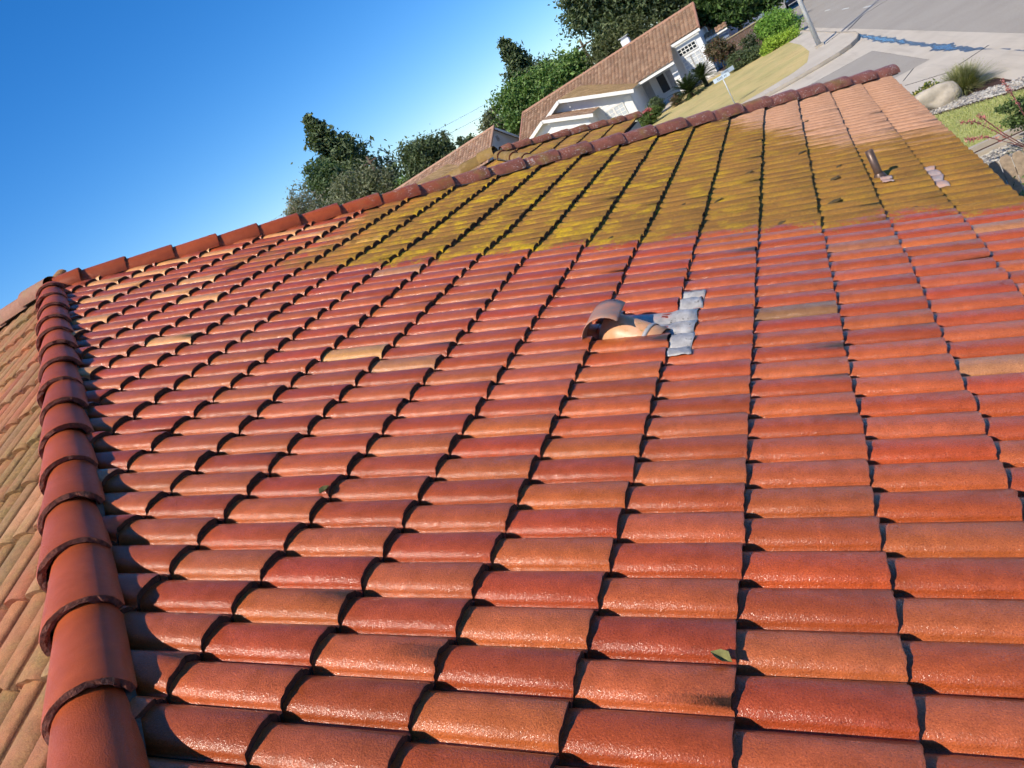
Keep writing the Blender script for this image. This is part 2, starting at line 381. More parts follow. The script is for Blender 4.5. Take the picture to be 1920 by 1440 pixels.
# ------------------------------------------------------------ ground, roads, pavements
def G(x, y, z):           # a ground mark measured on level 0, moved along its sight line to height z
    f = (CAM.z - z) / CAM.z; return (CAM.x + (x - CAM.x) * f, CAM.y + (y - CAM.y) * f)
mk('ground', [(-1500, -300, -0.03), (1500, -300, -0.03), (1500, 2500, -0.03), (-1500, 2500, -0.03)], [(0, 1, 2, 3)], M['soil'])['kind'] = 'structure'
xr = lambda y: 6.1 - 0.115 * y
sheet('main_road', [(xr(-20), -20), (xr(-20) + 13, -20), (xr(170) + 13, 170), (xr(170), 170)], 0.0, M['asphalt'])
sheet('side_street', [(-90, 24.36), (1.95, 24.36), (1.16, 31.6), (-90, 31.6)], 0.0, M['asphalt'])
ys = [-20, 10, 19, 22.4]
sheet('gutter', [(xr(y) - 0.004, y) for y in (-20, 22.5)] + [(xr(y) - 1.3, y) for y in (22.5, -20)], 0.002, M['concrete'])
sheet('gutter', [(xr(y) - 0.004, y) for y in (37.5, 170)] + [(xr(y) - 0.5, y) for y in (170, 37.5)], 0.002, M['concrete'])
sheet('cross_gutter', [(xr(22.5) - 0.004, 22.5), (xr(37.5) - 0.004, 37.5), (xr(37.5) - 0.6, 37.5), (-0.4, 34.6), (-90, 34.6), (-90, 31.604), (1.165, 31.604), (1.954, 24.356), (-90, 24.356), (-90, 23.7), (1.2, 23.7), (2.9, 22.5)], 0.002, M['concrete'])
HC = 0.13
def slab(name, poly, z0, z1, mat):
    o = MB().prism(poly, z0, z1).obj(name, mat); tag(o, kind='structure'); return o
far_walk = [(-90, 34.35), (-1.9, 34.35), (-0.6, 34.5), (0.25, 34.8), (0.75, 35.3), (1.08, 36.1), (1.25, 37.2), (1.25, 38.4), (xr(42) - 0.55, 42), (xr(170) - 0.55, 170), (xr(170) - 3.5, 170), (-8, 58), (-90, 58)]
slab('far_sidewalk', far_walk, -0.02, HC, M['concrete'])
near_walk = [(-40, 19.3), (0.8, 19.35), (2.35, 18.75), (2.55, 17.2), (3.1, 15.6), (3.6, 8), (3.6, -20), (xr(-20) - 0.64, -20), (xr(10) - 0.64, 10), (xr(19) - 0.66, 19), (3.02, 21.2), (2.78, 22.4), (2.4, 23.3), (1.95, 23.65), (1.2, 23.75), (-40, 23.75)]
near_walk = [G(x, y, HC) if 16 < y < 24 and x > 0 else (x, y) for x, y in near_walk]
slab('near_sidewalk', near_walk, -0.02, HC, M['concrete'])
mb = MB()
for (x, y), (x2, y2) in zip(far_walk[0:9], far_walk[1:10]):
    mb.beam((x, y, HC - 0.02), (x2, y2, HC - 0.02), 0.05, 0.12)
mb.obj('kerb_edge', M['curb'])['kind'] = 'structure'
slab('front_yard_soil', [(-40, 19.28), (0.75, 19.2), (2.3, 18.5), (2.45, 17.15), (3.05, 15.5), (3.55, 8), (3.55, -20), (-40, -20)], -0.02, HC - 0.01, M['mulch'])
sheet('front_lawn', [(-20, 19.2), (-0.2, 18.55), (0.55, 17.75), (2.25, 16.05), (3.0, 15.2), (3.1, 13.85), (0.2, 13.95), (-20, 13.95)], HC + 0.004, M['lawn'])
sheet('gravel_bed', [(-12, 13.6), (3.1, 13.5), (3.5, 7.9), (-12, 7.9)], HC + 0.002, M['gravel'])
mb = MB()
mb.beam((-5, 13.85, HC + 0.03), (3.6, 13.75, HC + 0.03), 0.10, 0.09); mb.beam((-5, 13.45, HC + 0.03), (3.6, 13.3, HC + 0.03), 0.08, 0.08)
mb.obj('lawn_edging', M['curb'])['kind'] = 'structure'
sheet('far_lawn', [(-60, 36.4), (-3.0, 36.0), (-1.6, 36.5), (-0.95, 37.4), (-0.70, 40.9), (-0.95, 46), (-1.6, 52.0), (-3.5, 54.0), (-6.0, 57.4), (-60, 57.4)], HC + 0.004, M['lawn_dry'])
sheet('planting_strip', [(-3.4, 54.05), (-1.55, 52.05), (-1.4, 60), (-2.0, 66), (-8, 66), (-5.9, 57.45)], HC + 0.002, M['mulch'])
sheet('garden_path', [(-9.3, 57.3), (-10.2, 57.3), (-11.2, 53.5), (-9.9, 53.0)], HC + 0.008, M['concrete'])
# seams and sealed cracks, painted marks
mb = MB()
for a, b, w in (((1.12, 41.85), (2.1, 44.6), 0.10), ((2.1, 44.6), (4.6, 45.6), 0.07)):
    mb.beam((a[0], a[1], 0.002), (b[0], b[1], 0.002), w, 0.008)
for a, b, w in (((0.0, 40.2), (1.05, 41.8), 0.06), ((1.05, 22.6), (1.45, 23.6), 0.03), ((2.0, 21.0), (2.9, 21.6), 0.03), ((1.0, 21.9), (2.3, 20.3), 0.025)):
    mb.beam((a[0], a[1], HC + 0.001), (b[0], b[1], HC + 0.001), w, 0.008)
mb.obj('pavement_crack', M['crack'])['kind'] = 'structure'
mb = MB()
for y in (46.5, 52.5, 58.5): mb.beam((xr(y) + 2.0, y, 0.002), (xr(y) + 1.75, y + 1.4, 0.002), 0.12, 0.008)
mb.obj('road_marking', M['paint'])['kind'] = 'structure'
# water standing in the gutter
path = [(1.20, 38.6), (1.42, 36.2), (1.66, 33.2), (1.98, 30.0), (2.22, 27.4), (2.46, 24.9), (2.80, 22.2), (3.02, 20.6), (3.5, 16.5), (4.2, 10)]
def along(path, t):
    L = [0]
    for a, b in zip(path, path[1:]): L.append(L[-1] + math.dist(a, b))
    d = t * L[-1]
    for i in range(len(path) - 1):
        if d <= L[i + 1] + 1e-9:
            f = (d - L[i]) / (L[i + 1] - L[i]); return (path[i][0] + f * (path[i + 1][0] - path[i][0]), path[i][1] + f * (path[i + 1][1] - path[i][1]))
n = 150; lft, rgt = [], []
for i in range(n + 1):
    t = i / n; x, y = along(path, t)
    wv = 0.02 + 0.035 * abs(math.sin(i * 0.61)) * abs(math.sin(i * 0.23 + 1)) + (0.07 if 24.4 < y < 25.7 else 0) + (0.035 if 31.5 < y < 34.5 else 0)
    if not (29.6 < y < 37.0 or 23.9 < y < 26.2) or 30.4 < y < 30.9: wv = 0.005
    x += 0.03 * math.sin(i * 0.9)
    lft.append((x - wv * (0.5 + rnd.random()), y, 0.007)); rgt.append((x + wv * (0.5 + rnd.random()), y, 0.007))
m_ = len(lft); pud = mk('gutter_water', lft + rgt, [(i, i + 1, m_ + i + 1, m_ + i) for i in range(m_ - 1)], M['water']); tag(pud, kind='structure')
# damp margin round the water
ld = [(x - 0.05 - 0.07 * rnd.random(), y, 0.0045) for x, y, z in lft]; rd = [(x + 0.05 + 0.07 * rnd.random(), y, 0.0045) for x, y, z in rgt]
tag(mk('damp_concrete', ld + rd, [(i, i + 1, m_ + i + 1, m_ + i) for i in range(m_ - 1)], simple('damp_concrete', (0.11, 0.105, 0.10), 0.35, 0.2, 5.0)), kind='structure')

# ------------------------------------------------------------ the tiled roof in the foreground
AX, AY, AZ = -K0 * E * CP, VA * W, ZE + K0 * E * SP     # apex of the hip end
house = empty('near_house', (-8, 8, 0), 'house whose red hip roof of barrel tiles fills the foreground', 'house')
class Slope:
    def __init__(s, O, U, S):
        s.O, s.U, s.S = Vector(O), Vector(U), Vector(S); s.N = s.U.cross(s.S)
    def p(s, v, k, h=0.0): return s.O + s.U * (v * W) + s.S * (k * E) + s.N * h
main = Slope((0, 0, ZE), (0, 1, 0), (-CP, 0, SP))
left = Slope((0, AY + AX, ZE), (1, 0, 0), (0, CP, SP))
BH, BA, BN = 0.051, 0.455, 2.35
RAISE, THICK, FLAT = 0.041, 0.035, 0.22      # lift of the lower end, its thickness, how much flatter it is
def profile(light, moss=0.0):
    BH, BN, FL = 0.051 - 0.025 * moss, 2.35, 0.006 * moss
    pr = [(-0.5, FL)]
    for i in range(13):
        th = -math.pi / 2 + math.pi * i / 12
        m_ = (2.8 if th < 0 else 2.1) * (1 - moss) + 2.0 * moss
        s_ = BA * math.copysign(abs(math.sin(th)) ** (2 / m_), math.sin(th)); z = BH * abs(math.cos(th)) ** (2 / m_)
        if light is True and i == 9: pr.append((s_, z)); z -= 0.006
        if light is True and i > 9: z = max(0.0, z - 0.006)
        pr.append((s_, max(z, FL)))
    pr.append((0.5, FL)); return pr
PROF = {False: profile(False), True: profile(True)}
for q in range(1, 6): PROF['moss%d' % q] = profile(False, q / 5)      # growth fills the hollows step by step
def surf(v, k, BH=0.051):
    """height of the tile tops over the slope plane"""
    s_ = v - math.floor(v) - 0.5; a = min(1, abs(s_) / BA)
    z = BH * (max(0, 1 - a ** BN)) ** (1 / BN); fr = k - math.floor(k)
    f = 1 - fr * E / (E + 0.07); return z * (1 - FLAT * f) + RAISE * f
def tile_geo(sl, kc, j, light, rs, kbot=0.0, lng=None):
    pr = PROF[light]; n = len(pr)
    dv, dk, dh, tw = rs.uniform(-0.018, 0.018), rs.gauss(0, 0.007), rs.uniform(0, 0.004), rs.gauss(0, 0.010)
    L = E + 0.07 if lng is None else lng
    rows = [(0.0, -0.0035), (0.007, 0.0), (L * 0.5, 0.0), (L, 0.0)]
    vs = []
    jit = [rs.uniform(-0.0026, 0.0026) for _ in range(n)]
    if rs.random() < 0.16:                # a chipped corner
        c0 = rs.randrange(2, n - 2)
        for q in range(max(0, c0 - 1), min(n, c0 + 2)): jit[q] += rs.uniform(0.005, 0.014)
    for ri, (d, dz) in enumerate(rows):
        for i, (s_, z) in enumerate(pr):
            dd = d + (jit[i] if ri == 0 else 0)
            kk = kc + kbot + dk + dd / E + tw * s_
            f_ = 1 - d / (E + 0.07); vs.append(sl.p(j + 0.5 + s_ + dv, kk, z * (1 - FLAT * f_) + RAISE * f_ + dz + dh))
    fs = []; sm = []
    for r in range(3):
        for i in range(n - 1): fs.append((r * n + i, r * n + i + 1, (r + 1) * n + i + 1, (r + 1) * n + i)); sm.append(True)
    b = len(vs)                       # the butt face, with its own vertices
    for i in range(n): vs.append(vs[i].copy())
    for i, (s_, z) in enumerate(pr):
        kk = kc + kbot + dk + (0.004 + jit[i] + rs.uniform(-0.002, 0.002)) / E
        vs.append(sl.p(j + 0.5 + s_ * 0.93 + dv, kk, z * (1 - FLAT) * 0.95 + RAISE - THICK - 0.0035 + dh))
    for i in range(n - 1): fs.append((b + i, b + n + i, b + n + i + 1, b + i + 1)); sm.append(False)
    return [tuple(v) for v in vs], fs, sm
def cut_geo(vs, fs, sm, planes):
    """keep the part of a tile on the inner side of each (point, normal)"""
    bm = bmesh.new(); bv = [bm.verts.new(v) for v in vs]
    for f, s_ in zip(fs, sm):
        q = bm.faces.new([bv[i] for i in f]); q.smooth = s_
    for co, no in planes:
        bmesh.ops.bisect_plane(bm, geom=bm.verts[:] + bm.edges[:] + bm.faces[:], plane_co=co, plane_no=no, clear_outer=True)
    bm.verts.index_update()
    r = [tuple(v.co) for v in bm.verts], [[v.index for v in f.verts] for f in bm.faces], [f.smooth for f in bm.faces]
    bm.free(); return r
def proj(p):
    q = Vector(p) - CAM; d = -q.dot(cz)
    return (960 + F_PX * q.dot(cx) / d, 720 - F_PX * q.dot(cy) / d, d)

TILES = []      # (screen size, verts, faces, smooth, tint, material key, slope name)
def add_tile(sl, key, slname, kc, j, light, tint, planes, kbot=0.0, lng=None, seed=0):
    rs = random.Random(seed * 100003 + kc * 1009 + j * 13 + 5)
    vs, fs, sm = tile_geo(sl, kc, j, light, rs, kbot, lng)
    out = False
    for co, no in planes:
        ds = [(Vector(v) - co).dot(no) for v in (vs[0], vs[14], vs[-1], vs[46], vs[30], vs[58])]
        if min(ds) > 0: return
        if max(ds) > -0.02: out = True
    if out:
        vs, fs, sm = cut_geo(vs, fs, sm, planes)
        if len(fs) < 2: return
    c = sl.p(j + 0.5, kc + 0.5, 0.04); x, y, d = proj(c)
    vis = 0.0
    if d > 0.3:
        view = (CAM - c).normalized()
        a = abs(view.dot(sl.N)) / (d * d)
        if -60 < x < 1980 and -60 < y < 1500: vis = a
    TILES.append((vis, vs, fs, sm, tint, key, slname))

hip_co = Vector((AX, AY, 0))
S2 = 2.045; HL2 = S2 * K0 * W
HIP1 = (hip_co, Vector((-1, -1, 0)).normalized()); HIP2 = (hip_co, Vector((-HL2, K0 * E * CP, 0)).normalized())
def main_tint(kc, j):
    r = random.Random(kc * 77 + j * 131 + 9)
    light = (kc + j) % 2 == 0
    if r.random() < 0.05: light2 = not light
    else: light2 = light
    f = 0.88 + 0.26 * r.random()
    up = max(0, min(1, (kc - 11) / 6))
    if light2:
        a, b = (0.445, 0.098, 0.026), (0.45, 0.116, 0.036)
        c = [a[i] + (b[i] - a[i]) * r.random() for i in range(3)]
        q = r.random()
        if q < 0.02: c = [0.44, 0.19, 0.08]
        if r.random() < 0.75 * up: c = [0.72, 0.33, 0.115]
    else:
        a, b = (0.37, 0.066, 0.018), (0.415, 0.082, 0.023)
        c = [a[i] + (b[i] - a[i]) * r.random() for i in range(3)]
    return light, [x * f for x in c]
SPECIAL = {(9, 13): (0.60, 0.29, 0.09), (8, 12): (0.47, 0.19, 0.07), (3, 15): (0.28, 0.135, 0.055), (2, 21): (0.36, 0.13, 0.055)}
SKIP = {(5, 14), (5, 15)}
for kc in range(0, 21):
    half = (K0 - kc) * E * CP / W
    for j in range(int(VA - half) - 3, int(VA + half) + 3):
        if j < -16: continue
        light, tint = main_tint(kc, j)
        if (kc, j) in SPECIAL: tint = SPECIAL[(kc, j)]
        kb, ln = 0.0, None
        if (kc, j) in SKIP:
            kb, ln = 0.72, E * 0.28 + 0.07
        mf = int(5 * max(0, min(1, (13.5 - kc) / 5)) * max(0, min(1, (j - 23.4) / 3)) + 0.5)
        if mf: light = 'moss%d' % mf
        add_tile(main, 'tile', 'main', kc, j, light, tint, [HIP1, HIP2], kb, ln)
for kc in range(-9, 21):
    for j in range(int(-13.5 / W), int(1.0 / W)):
        r = random.Random(kc * 31 + j * 7)
        f = 0.7 + 0.4 * r.random()
        c = [(0.44, 0.165, 0.065), (0.38, 0.15, 0.06), (0.38, 0.115, 0.05), (0.42, 0.20, 0.09)][r.randrange(4)]
        x = j * W
        if x > 0.2 - kc * E * CP + 0.6 or (kc < 0 and x > -0.3): continue
        add_tile(left, 'tile_old', 'left', kc, j, (kc + j) % 2 == 0, [q * f for q in c], [(hip_co, Vector((1, 1, 0)).normalized())] if x > AX - 0.3 else [], seed=3)
# the lower wing beyond the hip
WC = Vector((-3.74, 13.72, 3.42)); WT = 2.02
wing = Slope((WC.x, 0, WC.z), (0, 1, 0), (-CP, 0, SP))
wap = Vector((WC.x - WT, WC.y - WT, WC.z + WT * TP))
wj1 = int(WC.y / W)
for kc in range(0, 7):
    for j in range(int((WC.y - 2 * WT) / W) - 2, wj1 + 2):
        light, tint = main_tint(kc, j)
        add_tile(wing, 'tile_wing', 'wing', kc, j, 'moss4', tint, [(wap * 1, Vector((-1, 1, 0)).normalized()), (wap * 1, Vector((-1, -1, 0)).normalized())], seed=5)

# slopes (felt under the tiles), one part each
u_main = mk('roof_slope', [main.p(VA - K0 * E * CP / W, 0, -0.012), main.p(VA + S2 * K0, 0, -0.012), (AX, AY, AZ - 0.012)], [(0, 1, 2)], M['underlay'], house)
u_left = mk('roof_slope', [(-16, AY + AX - 9 * E * CP, ZE - 9 * E * SP - 0.012), (-0.3, AY + AX - 9 * E * CP, ZE - 9 * E * SP - 0.012), (-0.3, AY + AX + 0.3, ZE + 0.3 * TP - 0.012), (AX, AY, AZ - 0.012), (-16, AY, AZ - 0.012)], [(0, 1, 2, 3, 4)], M['underlay'], house)
u_back = mk('roof_slope', [(0, AY + HL2, ZE - 0.012), (-16, AY + HL2, ZE - 0.012), (-16, AY, AZ - 0.012), (AX, AY, AZ - 0.012)], [(0, 1, 2, 3)], M['tile_old'], house, tint=np.tile((0.3, 0.12, 0.07), (4, 1)))
wl = 2 * WT
u_wing = mk('roof_slope', [(WC.x, WC.y - wl, WC.z - 0.012), (WC.x, WC.y, WC.z - 0.012), tuple(wap - Vector((0, 0, 0.012)))], [(0, 1, 2)], M['underlay'], house)
u_wing2 = mk('roof_slope', [(WC.x, WC.y, WC.z - 0.012), (WC.x - 7, WC.y, WC.z - 0.012), (wap.x - 7, wap.y, wap.z - 0.012), tuple(wap - Vector((0, 0, 0.012))),
                            (WC.x, WC.y - wl, WC.z - 0.012), (WC.x - 7, WC.y - wl, WC.z - 0.012)], [(0, 1, 2, 3), (4, 3, 2, 5)], M['tile_wing'], house, tint=np.tile((0.3, 0.12, 0.07), (6, 1)))
SLP = {'main': u_main, 'left': u_left, 'wing': u_wing}

TILES.sort(key=lambda t: -t[0])
NIND = 300
for vis, vs, fs, sm, tint, key, sn in TILES[:NIND]:
    c = np.mean(np.array(vs), axis=0)
    mk('tile', vs, fs, [M[key], M['butt']], SLP[sn], tuple(c), sm, np.tile(tint, (len(vs), 1)), [0 if q or key == 'tile_old' else 1 for q in sm])  # left slope ends face the sun and skip the painted shade
av, af, asm, at, ami = [], [], [], [], []
order = ['tile', 'tile_old', 'tile_wing']
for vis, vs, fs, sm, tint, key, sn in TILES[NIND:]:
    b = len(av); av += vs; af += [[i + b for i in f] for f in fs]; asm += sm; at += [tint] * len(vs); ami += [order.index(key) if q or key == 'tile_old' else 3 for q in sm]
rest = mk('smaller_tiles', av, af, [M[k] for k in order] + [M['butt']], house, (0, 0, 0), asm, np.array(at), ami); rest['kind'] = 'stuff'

# ridge and hip caps
def cap_geo(p, axis, length, r0, r1, ht, rs, lift0, lift1):
    """arched cap; p is the lower (open) end, axis points up the hip"""
    axis = Vector(axis).normalized(); side = axis.cross(Vector((0, 0, 1))).normalized(); up = side.cross(axis).normalized()
    n = 17; vs = []; fs = []; sm = []; mi = []
    def ring(d, r, h, off, lift, jitter=0.0, jr=0.0):
        for i in range(n):
            th = math.radians(-97 + 194 * i / (n - 1))
            rr = 1 + jr * rs.uniform(-1, 1)
            x = (r - off) * math.sin(th) * rr; z = (h - off) * math.cos(th) * rr
            vs.append(p + axis * (d + jitter * rs.uniform(-1, 1)) + side * x + up * (z + lift))
    ring(0.0, r0 - 0.002, ht - 0.002, 0, lift0, 0.003); ring(0.008, r0, ht, 0, lift0); ring(length * 0.5, (r0 + r1) / 2, ht * 0.97, 0, (lift0 + lift1) / 2); ring(length, r1, ht * 0.93, 0, lift1)
    for r in range(3):
        for i in range(n - 1): fs.append((r * n + i + 1, r * n + i, (r + 1) * n + i, (r + 1) * n + i + 1)); sm.append(True); mi.append(0)
    b = len(vs)
    for i in range(n): vs.append(vs[i].copy())
    ring(-0.005, r0, ht, 0.017, lift0, 0.006, 0.012); ring(0.004, r0, ht, 0.029, lift0, 0.006, 0.025)
    ring(0.05, r0, ht, 0.030, lift0)
    for r in range(3):
        for i in range(n - 1): fs.append((b + r * n + i, b + r * n + i + 1, b + (r + 1) * n + i + 1, b + (r + 1) * n + i)); sm.append(False); mi.append(1)
    return [tuple(v) for v in vs], fs, sm, mi
def hip_line(p0, p1, label, matfun, exposure=0.39, r0=0.124, r1=0.098, ht=0.108, end_extra=0.0):
    p0, p1 = Vector(p0), Vector(p1); ax = (p1 - p0); L = ax.length; ax.normalize(); side = ax.cross(Vector((0, 0, 1))).normalized(); up = side.cross(ax)
    vs = []
    for q in (p0 + ax * 0.03, p1): vs += [tuple(q + side * -0.105 + up * -0.01), tuple(q + side * 0.105 + up * -0.01), tuple(q + side * 0.05 + up * 0.06), tuple(q + side * -0.05 + up * 0.06)]
    bed = mk('ridge_mortar', vs, [(0, 1, 2, 3), (7, 6, 5, 4), (0, 4, 5, 1), (1, 5, 6, 2), (2, 6, 7, 3), (3, 7, 4, 0)], M['mortar'], house)
    n = int(L / exposure) + 1
    for i in range(n):
        d = i * exposure
        rs = random.Random(i * 7 + int(L * 100))
        ln = min(exposure + 0.055, L - d + end_extra)
        if ln < 0.12: continue
        key, tint = matfun(i, p0 + ax * d, rs)
        q = p0 + ax * (d + rs.uniform(-0.016, 0.016)) + side * rs.uniform(-0.009, 0.009)
        v, f, s_, mi = cap_geo(q, ax + side * rs.uniform(-0.025, 0.025), ln, r0 * rs.uniform(0.97, 1.03), r1, ht, rs, 0.016, -0.008)
        c = np.mean(np.array(v), axis=0)
        mk('ridge_cap', v, f, [M[key], M['rim']], bed, tuple(c), s_, np.tile(tint, (len(v), 1)), mi)
def cap_red(i, p, rs):
    f = 0.85 + 0.3 * rs.random(); return 'cap', [0.44 * f, 0.084 * f, 0.022 * f]
def cap_tan(i, p, rs):
    f = 0.85 + 0.3 * rs.random(); return 'cap_dry', [0.40 * f, 0.20 * f, 0.13 * f]
def cap_lich(i, p, rs): return 'cap_old', [0.22, 0.07, 0.05]
def cap_moss(i, p, rs):
    f = 0.8 + 0.4 * rs.random(); return 'cap_dry', [0.27 * f, 0.17 * f, 0.05 * f]
HL = -AX
hip_line((0.13, AY - HL + 0.01, ZE + 0.012), (AX, AY, AZ + 0.03), 'near', cap_red)
hip_line((0.06, AY + HL2 + 0.057, ZE + 0.012), (AX + 0.02, AY + 0.02, AZ + 0.035), 'far', cap_red, r0=0.126, r1=0.102, ht=0.114)
hip_line((-16, AY, AZ + 0.06), (AX - 0.05, AY, AZ + 0.06), 'ridge', cap_tan, end_extra=0.1)
hip_line((WC.x + 0.05, WC.y + 0.05, WC.z + 0.02), tuple(wap + Vector((0.1, 0.1, 0.02))), 'wing', cap_lich)
hip_line((WC.x + 0.05, WC.y - wl - 0.05, WC.z + 0.02), tuple(wap + Vector((0.1, -0.1, 0.0))), 'wing', cap_moss, r0=0.11, r1=0.09, ht=0.085)
hip_line((wap.x - 6.5, wap.y, wap.z + 0.05), tuple(wap + Vector((0.05, 0, 0.05))), 'wing', cap_moss, r0=0.17, r1=0.15, ht=0.15)
# body of the house under the roof
mb = MB()
mb.box((-15.5, AY - HL + 0.5, 0), (-0.5, AY + HL2 - 0.5, ZE - 0.1)); mb.box((-10, AY + HL2 - 0.6, 0), (WC.x - 0.4, WC.y - 0.45, WC.z - 0.2))
mb.obj('wall', M['cream'], house)
mb = MB()
mb.box((-0.03, AY - HL + 0.03, ZE - 0.22), (0.01, AY + HL2 - 0.03, ZE - 0.015)); mb.box((-16, AY + HL2 - 0.03, ZE - 0.22), (-0.03, AY + HL2 + 0.01, ZE - 0.015))
mb.box((WC.x - 0.03, WC.y - wl, WC.z - 0.22), (WC.x + 0.01, WC.y, WC.z - 0.015)); mb.box((WC.x - 7, WC.y, WC.z - 0.22), (WC.x + 0.01, WC.y + 0.03, WC.z - 0.015))
mb.obj('fascia', M['tan_trim'], house)

# ------------------------------------------------------------ vent with ribbed hood and lead flashing
vent = empty('roof_vent', (-1.80, 2.11, 3.36), 'tan metal roof vent with curved ribbed hood and lead flashing on red tiles', 'roof vent')
def shell(name, rings, mat, parent, thick=0.0, smooth=True, closed=True):
    n = len(rings[0]); vs = [p for r in rings for p in r]
    fs = [(i * n + j, i * n + (j + 1) % n, (i + 1) * n + (j + 1) % n, (i + 1) * n + j) for i in range(len(rings) - 1) for j in range(n if closed else n - 1)]
    o = mk(name, vs, fs, mat, parent, tuple(np.mean(np.array([tuple(v) for v in vs]), axis=0)), smooth)
    if thick:
        md = o.modifiers.new('thickness', 'SOLIDIFY'); md.thickness = thick; md.offset = 0
    return o
b0 = Vector((-1.775, 2.11, 3.35)); b1 = Vector((-1.972, 2.20, 3.472)); ax = (b1 - b0).normalized(); e1 = Vector((0, 1, 0)); e1 = (e1 - ax * e1.dot(ax)).normalized(); e2 = ax.cross(e1)
rings = []
for t, r in ((-0.30, 0.086), (0.0, 0.088), (0.5, 0.093), (0.9, 0.096)):
    c = b0.lerp(b1, t); rings.append([c + (e1 * math.cos(a) + e2 * math.sin(a)) * r for a in [2 * math.pi * i / 28 for i in range(28)]])
shell('duct', rings, M['duct'], vent, 0.003)
rings = []
for t, r in ((-0.05, 0.093), (0.0, 0.095), (0.04, 0.089)):
    c = b0.lerp(b1, t); rings.append([c + (e1 * math.cos(a) + e2 * math.sin(a)) * r for a in [2 * math.pi * i / 28 for i in range(28)]])
shell('collar', rings, M['lead'], vent, 0.002)
# hood: sheet bent over a line along the roof, ribbed
hc = Vector((-1.925, 2.13, 3.480)); rings = []
for y in np.linspace(2.015, 2.245, 5):
    rg = []
    for i in range(37):
        a = math.radians(214 - 182 * i / 36); rr = 0.113 + 0.0007 * math.cos(i * math.pi)
        rg.append(Vector((hc.x + rr * math.cos(a) * 1.0, y, hc.z + rr * math.sin(a))))
    rings.append(rg)
shell('hood', rings, M['hood'], vent, 0.003, smooth=True, closed=False)
def draped(name, parent, cells, lift=0.008, step=0.12, kflat=5.0, level=None, bh=0.051):
    """a soft metal sheet lying over the tiles, given by its edge in (row, course) terms"""
    v0, v1 = cells[0]; lo, hi = cells[1], cells[2]
    nv = int((v1 - v0) / step) + 1; vs = []; cnt = 9
    for i in range(nv + 1):
        v = v0 + (v1 - v0) * i / nv
        a, b = lo(v), hi(v)
        for q in range(cnt):
            k = a + (b - a) * q / (cnt - 1)
            fr = k - math.floor(k)
            h = (surf(v, k, bh) if level is None or k < kflat else level + 0.5 * surf(v, math.floor(k) + 0.999)) + lift + rnd.uniform(-0.0035, 0.0035)
            vs.append(tuple(main.p(v, k, h)))
    fs = [(i * cnt + q, (i + 1) * cnt + q, (i + 1) * cnt + q + 1, i * cnt + q + 1) for i in range(nv) for q in range(cnt - 1)]
    o = mk(name, vs, fs, M['lead'], parent, tuple(np.mean(np.array(vs), axis=0)), True)
    md = o.modifiers.new('thickness', 'SOLIDIFY'); md.thickness = 0.0018; md.offset = 1
    return o
low = lambda v: 4.70 + 0.02 * math.sin(v * 5) - 0.02 * (v > 16)
def up_edge(v):
    f = max(0.0, min(1.0, (v - 13.75) / 0.25)) * max(0.0, min(1.0, (16.15 - v) / 0.25)); return 4.985 + 0.765 * f
draped('flashing', vent, ((12.25, 17.35), low, up_edge), 0.012, level=0.012)

# ------------------------------------------------------------ small flue pipe
fl = main.p(31.7, 1.74)
flue = empty('flue_pipe', tuple(fl), 'thin dark metal flue pipe standing in the mossy tiles', 'flue pipe')
mb = MB(); mb.tube([fl + Vector((0, 0, -0.02)), fl + Vector((0, 0, 0.1)), fl + Vector((0, 0, 0.245))], [0.027, 0.0265, 0.0265], 20, cap=False)
o = mb.obj('pipe', M['galv_dark'], flue, tuple(fl), True); md = o.modifiers.new('thickness', 'SOLIDIFY'); md.thickness = 0.003; md.offset = -1
mb = MB(); mb.tube([fl + Vector((0, 0, 0.01)), fl + Vector((0, 0, 0.055)), fl + Vector((0, 0, 0.07))], [0.05, 0.037, 0.028], 20, cap=False)
mb.obj('storm_collar', M['galv_dark'], flue, tuple(fl), True)
M['lead_pink'] = simple('pink_stained_flashing', (0.56, 0.30, 0.20), 0.6, 0.1, 14.0, col2=(0.30, 0.28, 0.28))
o = draped('flashing', flue, ((30.25, 31.3), lambda v: 1.62 + 0.03 * math.sin(v * 6), lambda v: 1.80), 0.012, bh=0.026); o.data.materials[0] = M['lead_pink']
o = draped('flashing', flue, ((29.05, 32.5), lambda v: 0.78 + 0.03 * math.sin(v * 3), lambda v: 0.985), 0.010, bh=0.026); o.data.materials[0] = M['lead_pink']

# ------------------------------------------------------------ litter on the roof
def lump(name, c, r, mat, seed, label=None, cat=None, group=None, flat=0.4, sub=2, stretch=(1, 1), rough=0.0):
    bm = bmesh.new(); bmesh.ops.create_icosphere(bm, subdivisions=sub, radius=1.0); rs = random.Random(seed)
    off = [Vector((rs.uniform(-1, 1), rs.uniform(-1, 1), rs.uniform(-1, 1))).normalized() for _ in range(9)]
    vs = []
    for v in bm.verts:
        k = 1.0
        for i, o_ in enumerate(off): k += 0.16 * math.cos(v.co.dot(o_) * (2.2 + i * 0.6) + i)/ (1 + i * 0.25) + rough * abs(math.sin(v.co.dot(o_) * (6 + 3 * i) + i))
        vs.append(Vector(c) + Vector((v.co.x * r * k * stretch[0], v.co.y * r * k * stretch[1], v.co.z * r * flat * k)))
    bm.verts.index_update(); fs = [[v.index for v in f.verts] for f in bm.faces]; bm.free()
    o = mk(name, vs, fs, mat, None, tuple(c), True); return tag(o, label, cat, group)
M['moss'] = simple('dark_moss', (0.12, 0.08, 0.03), 0.95, 0.3, 60.0, 1.0, 120.0, col2=(0.045, 0.03, 0.014))
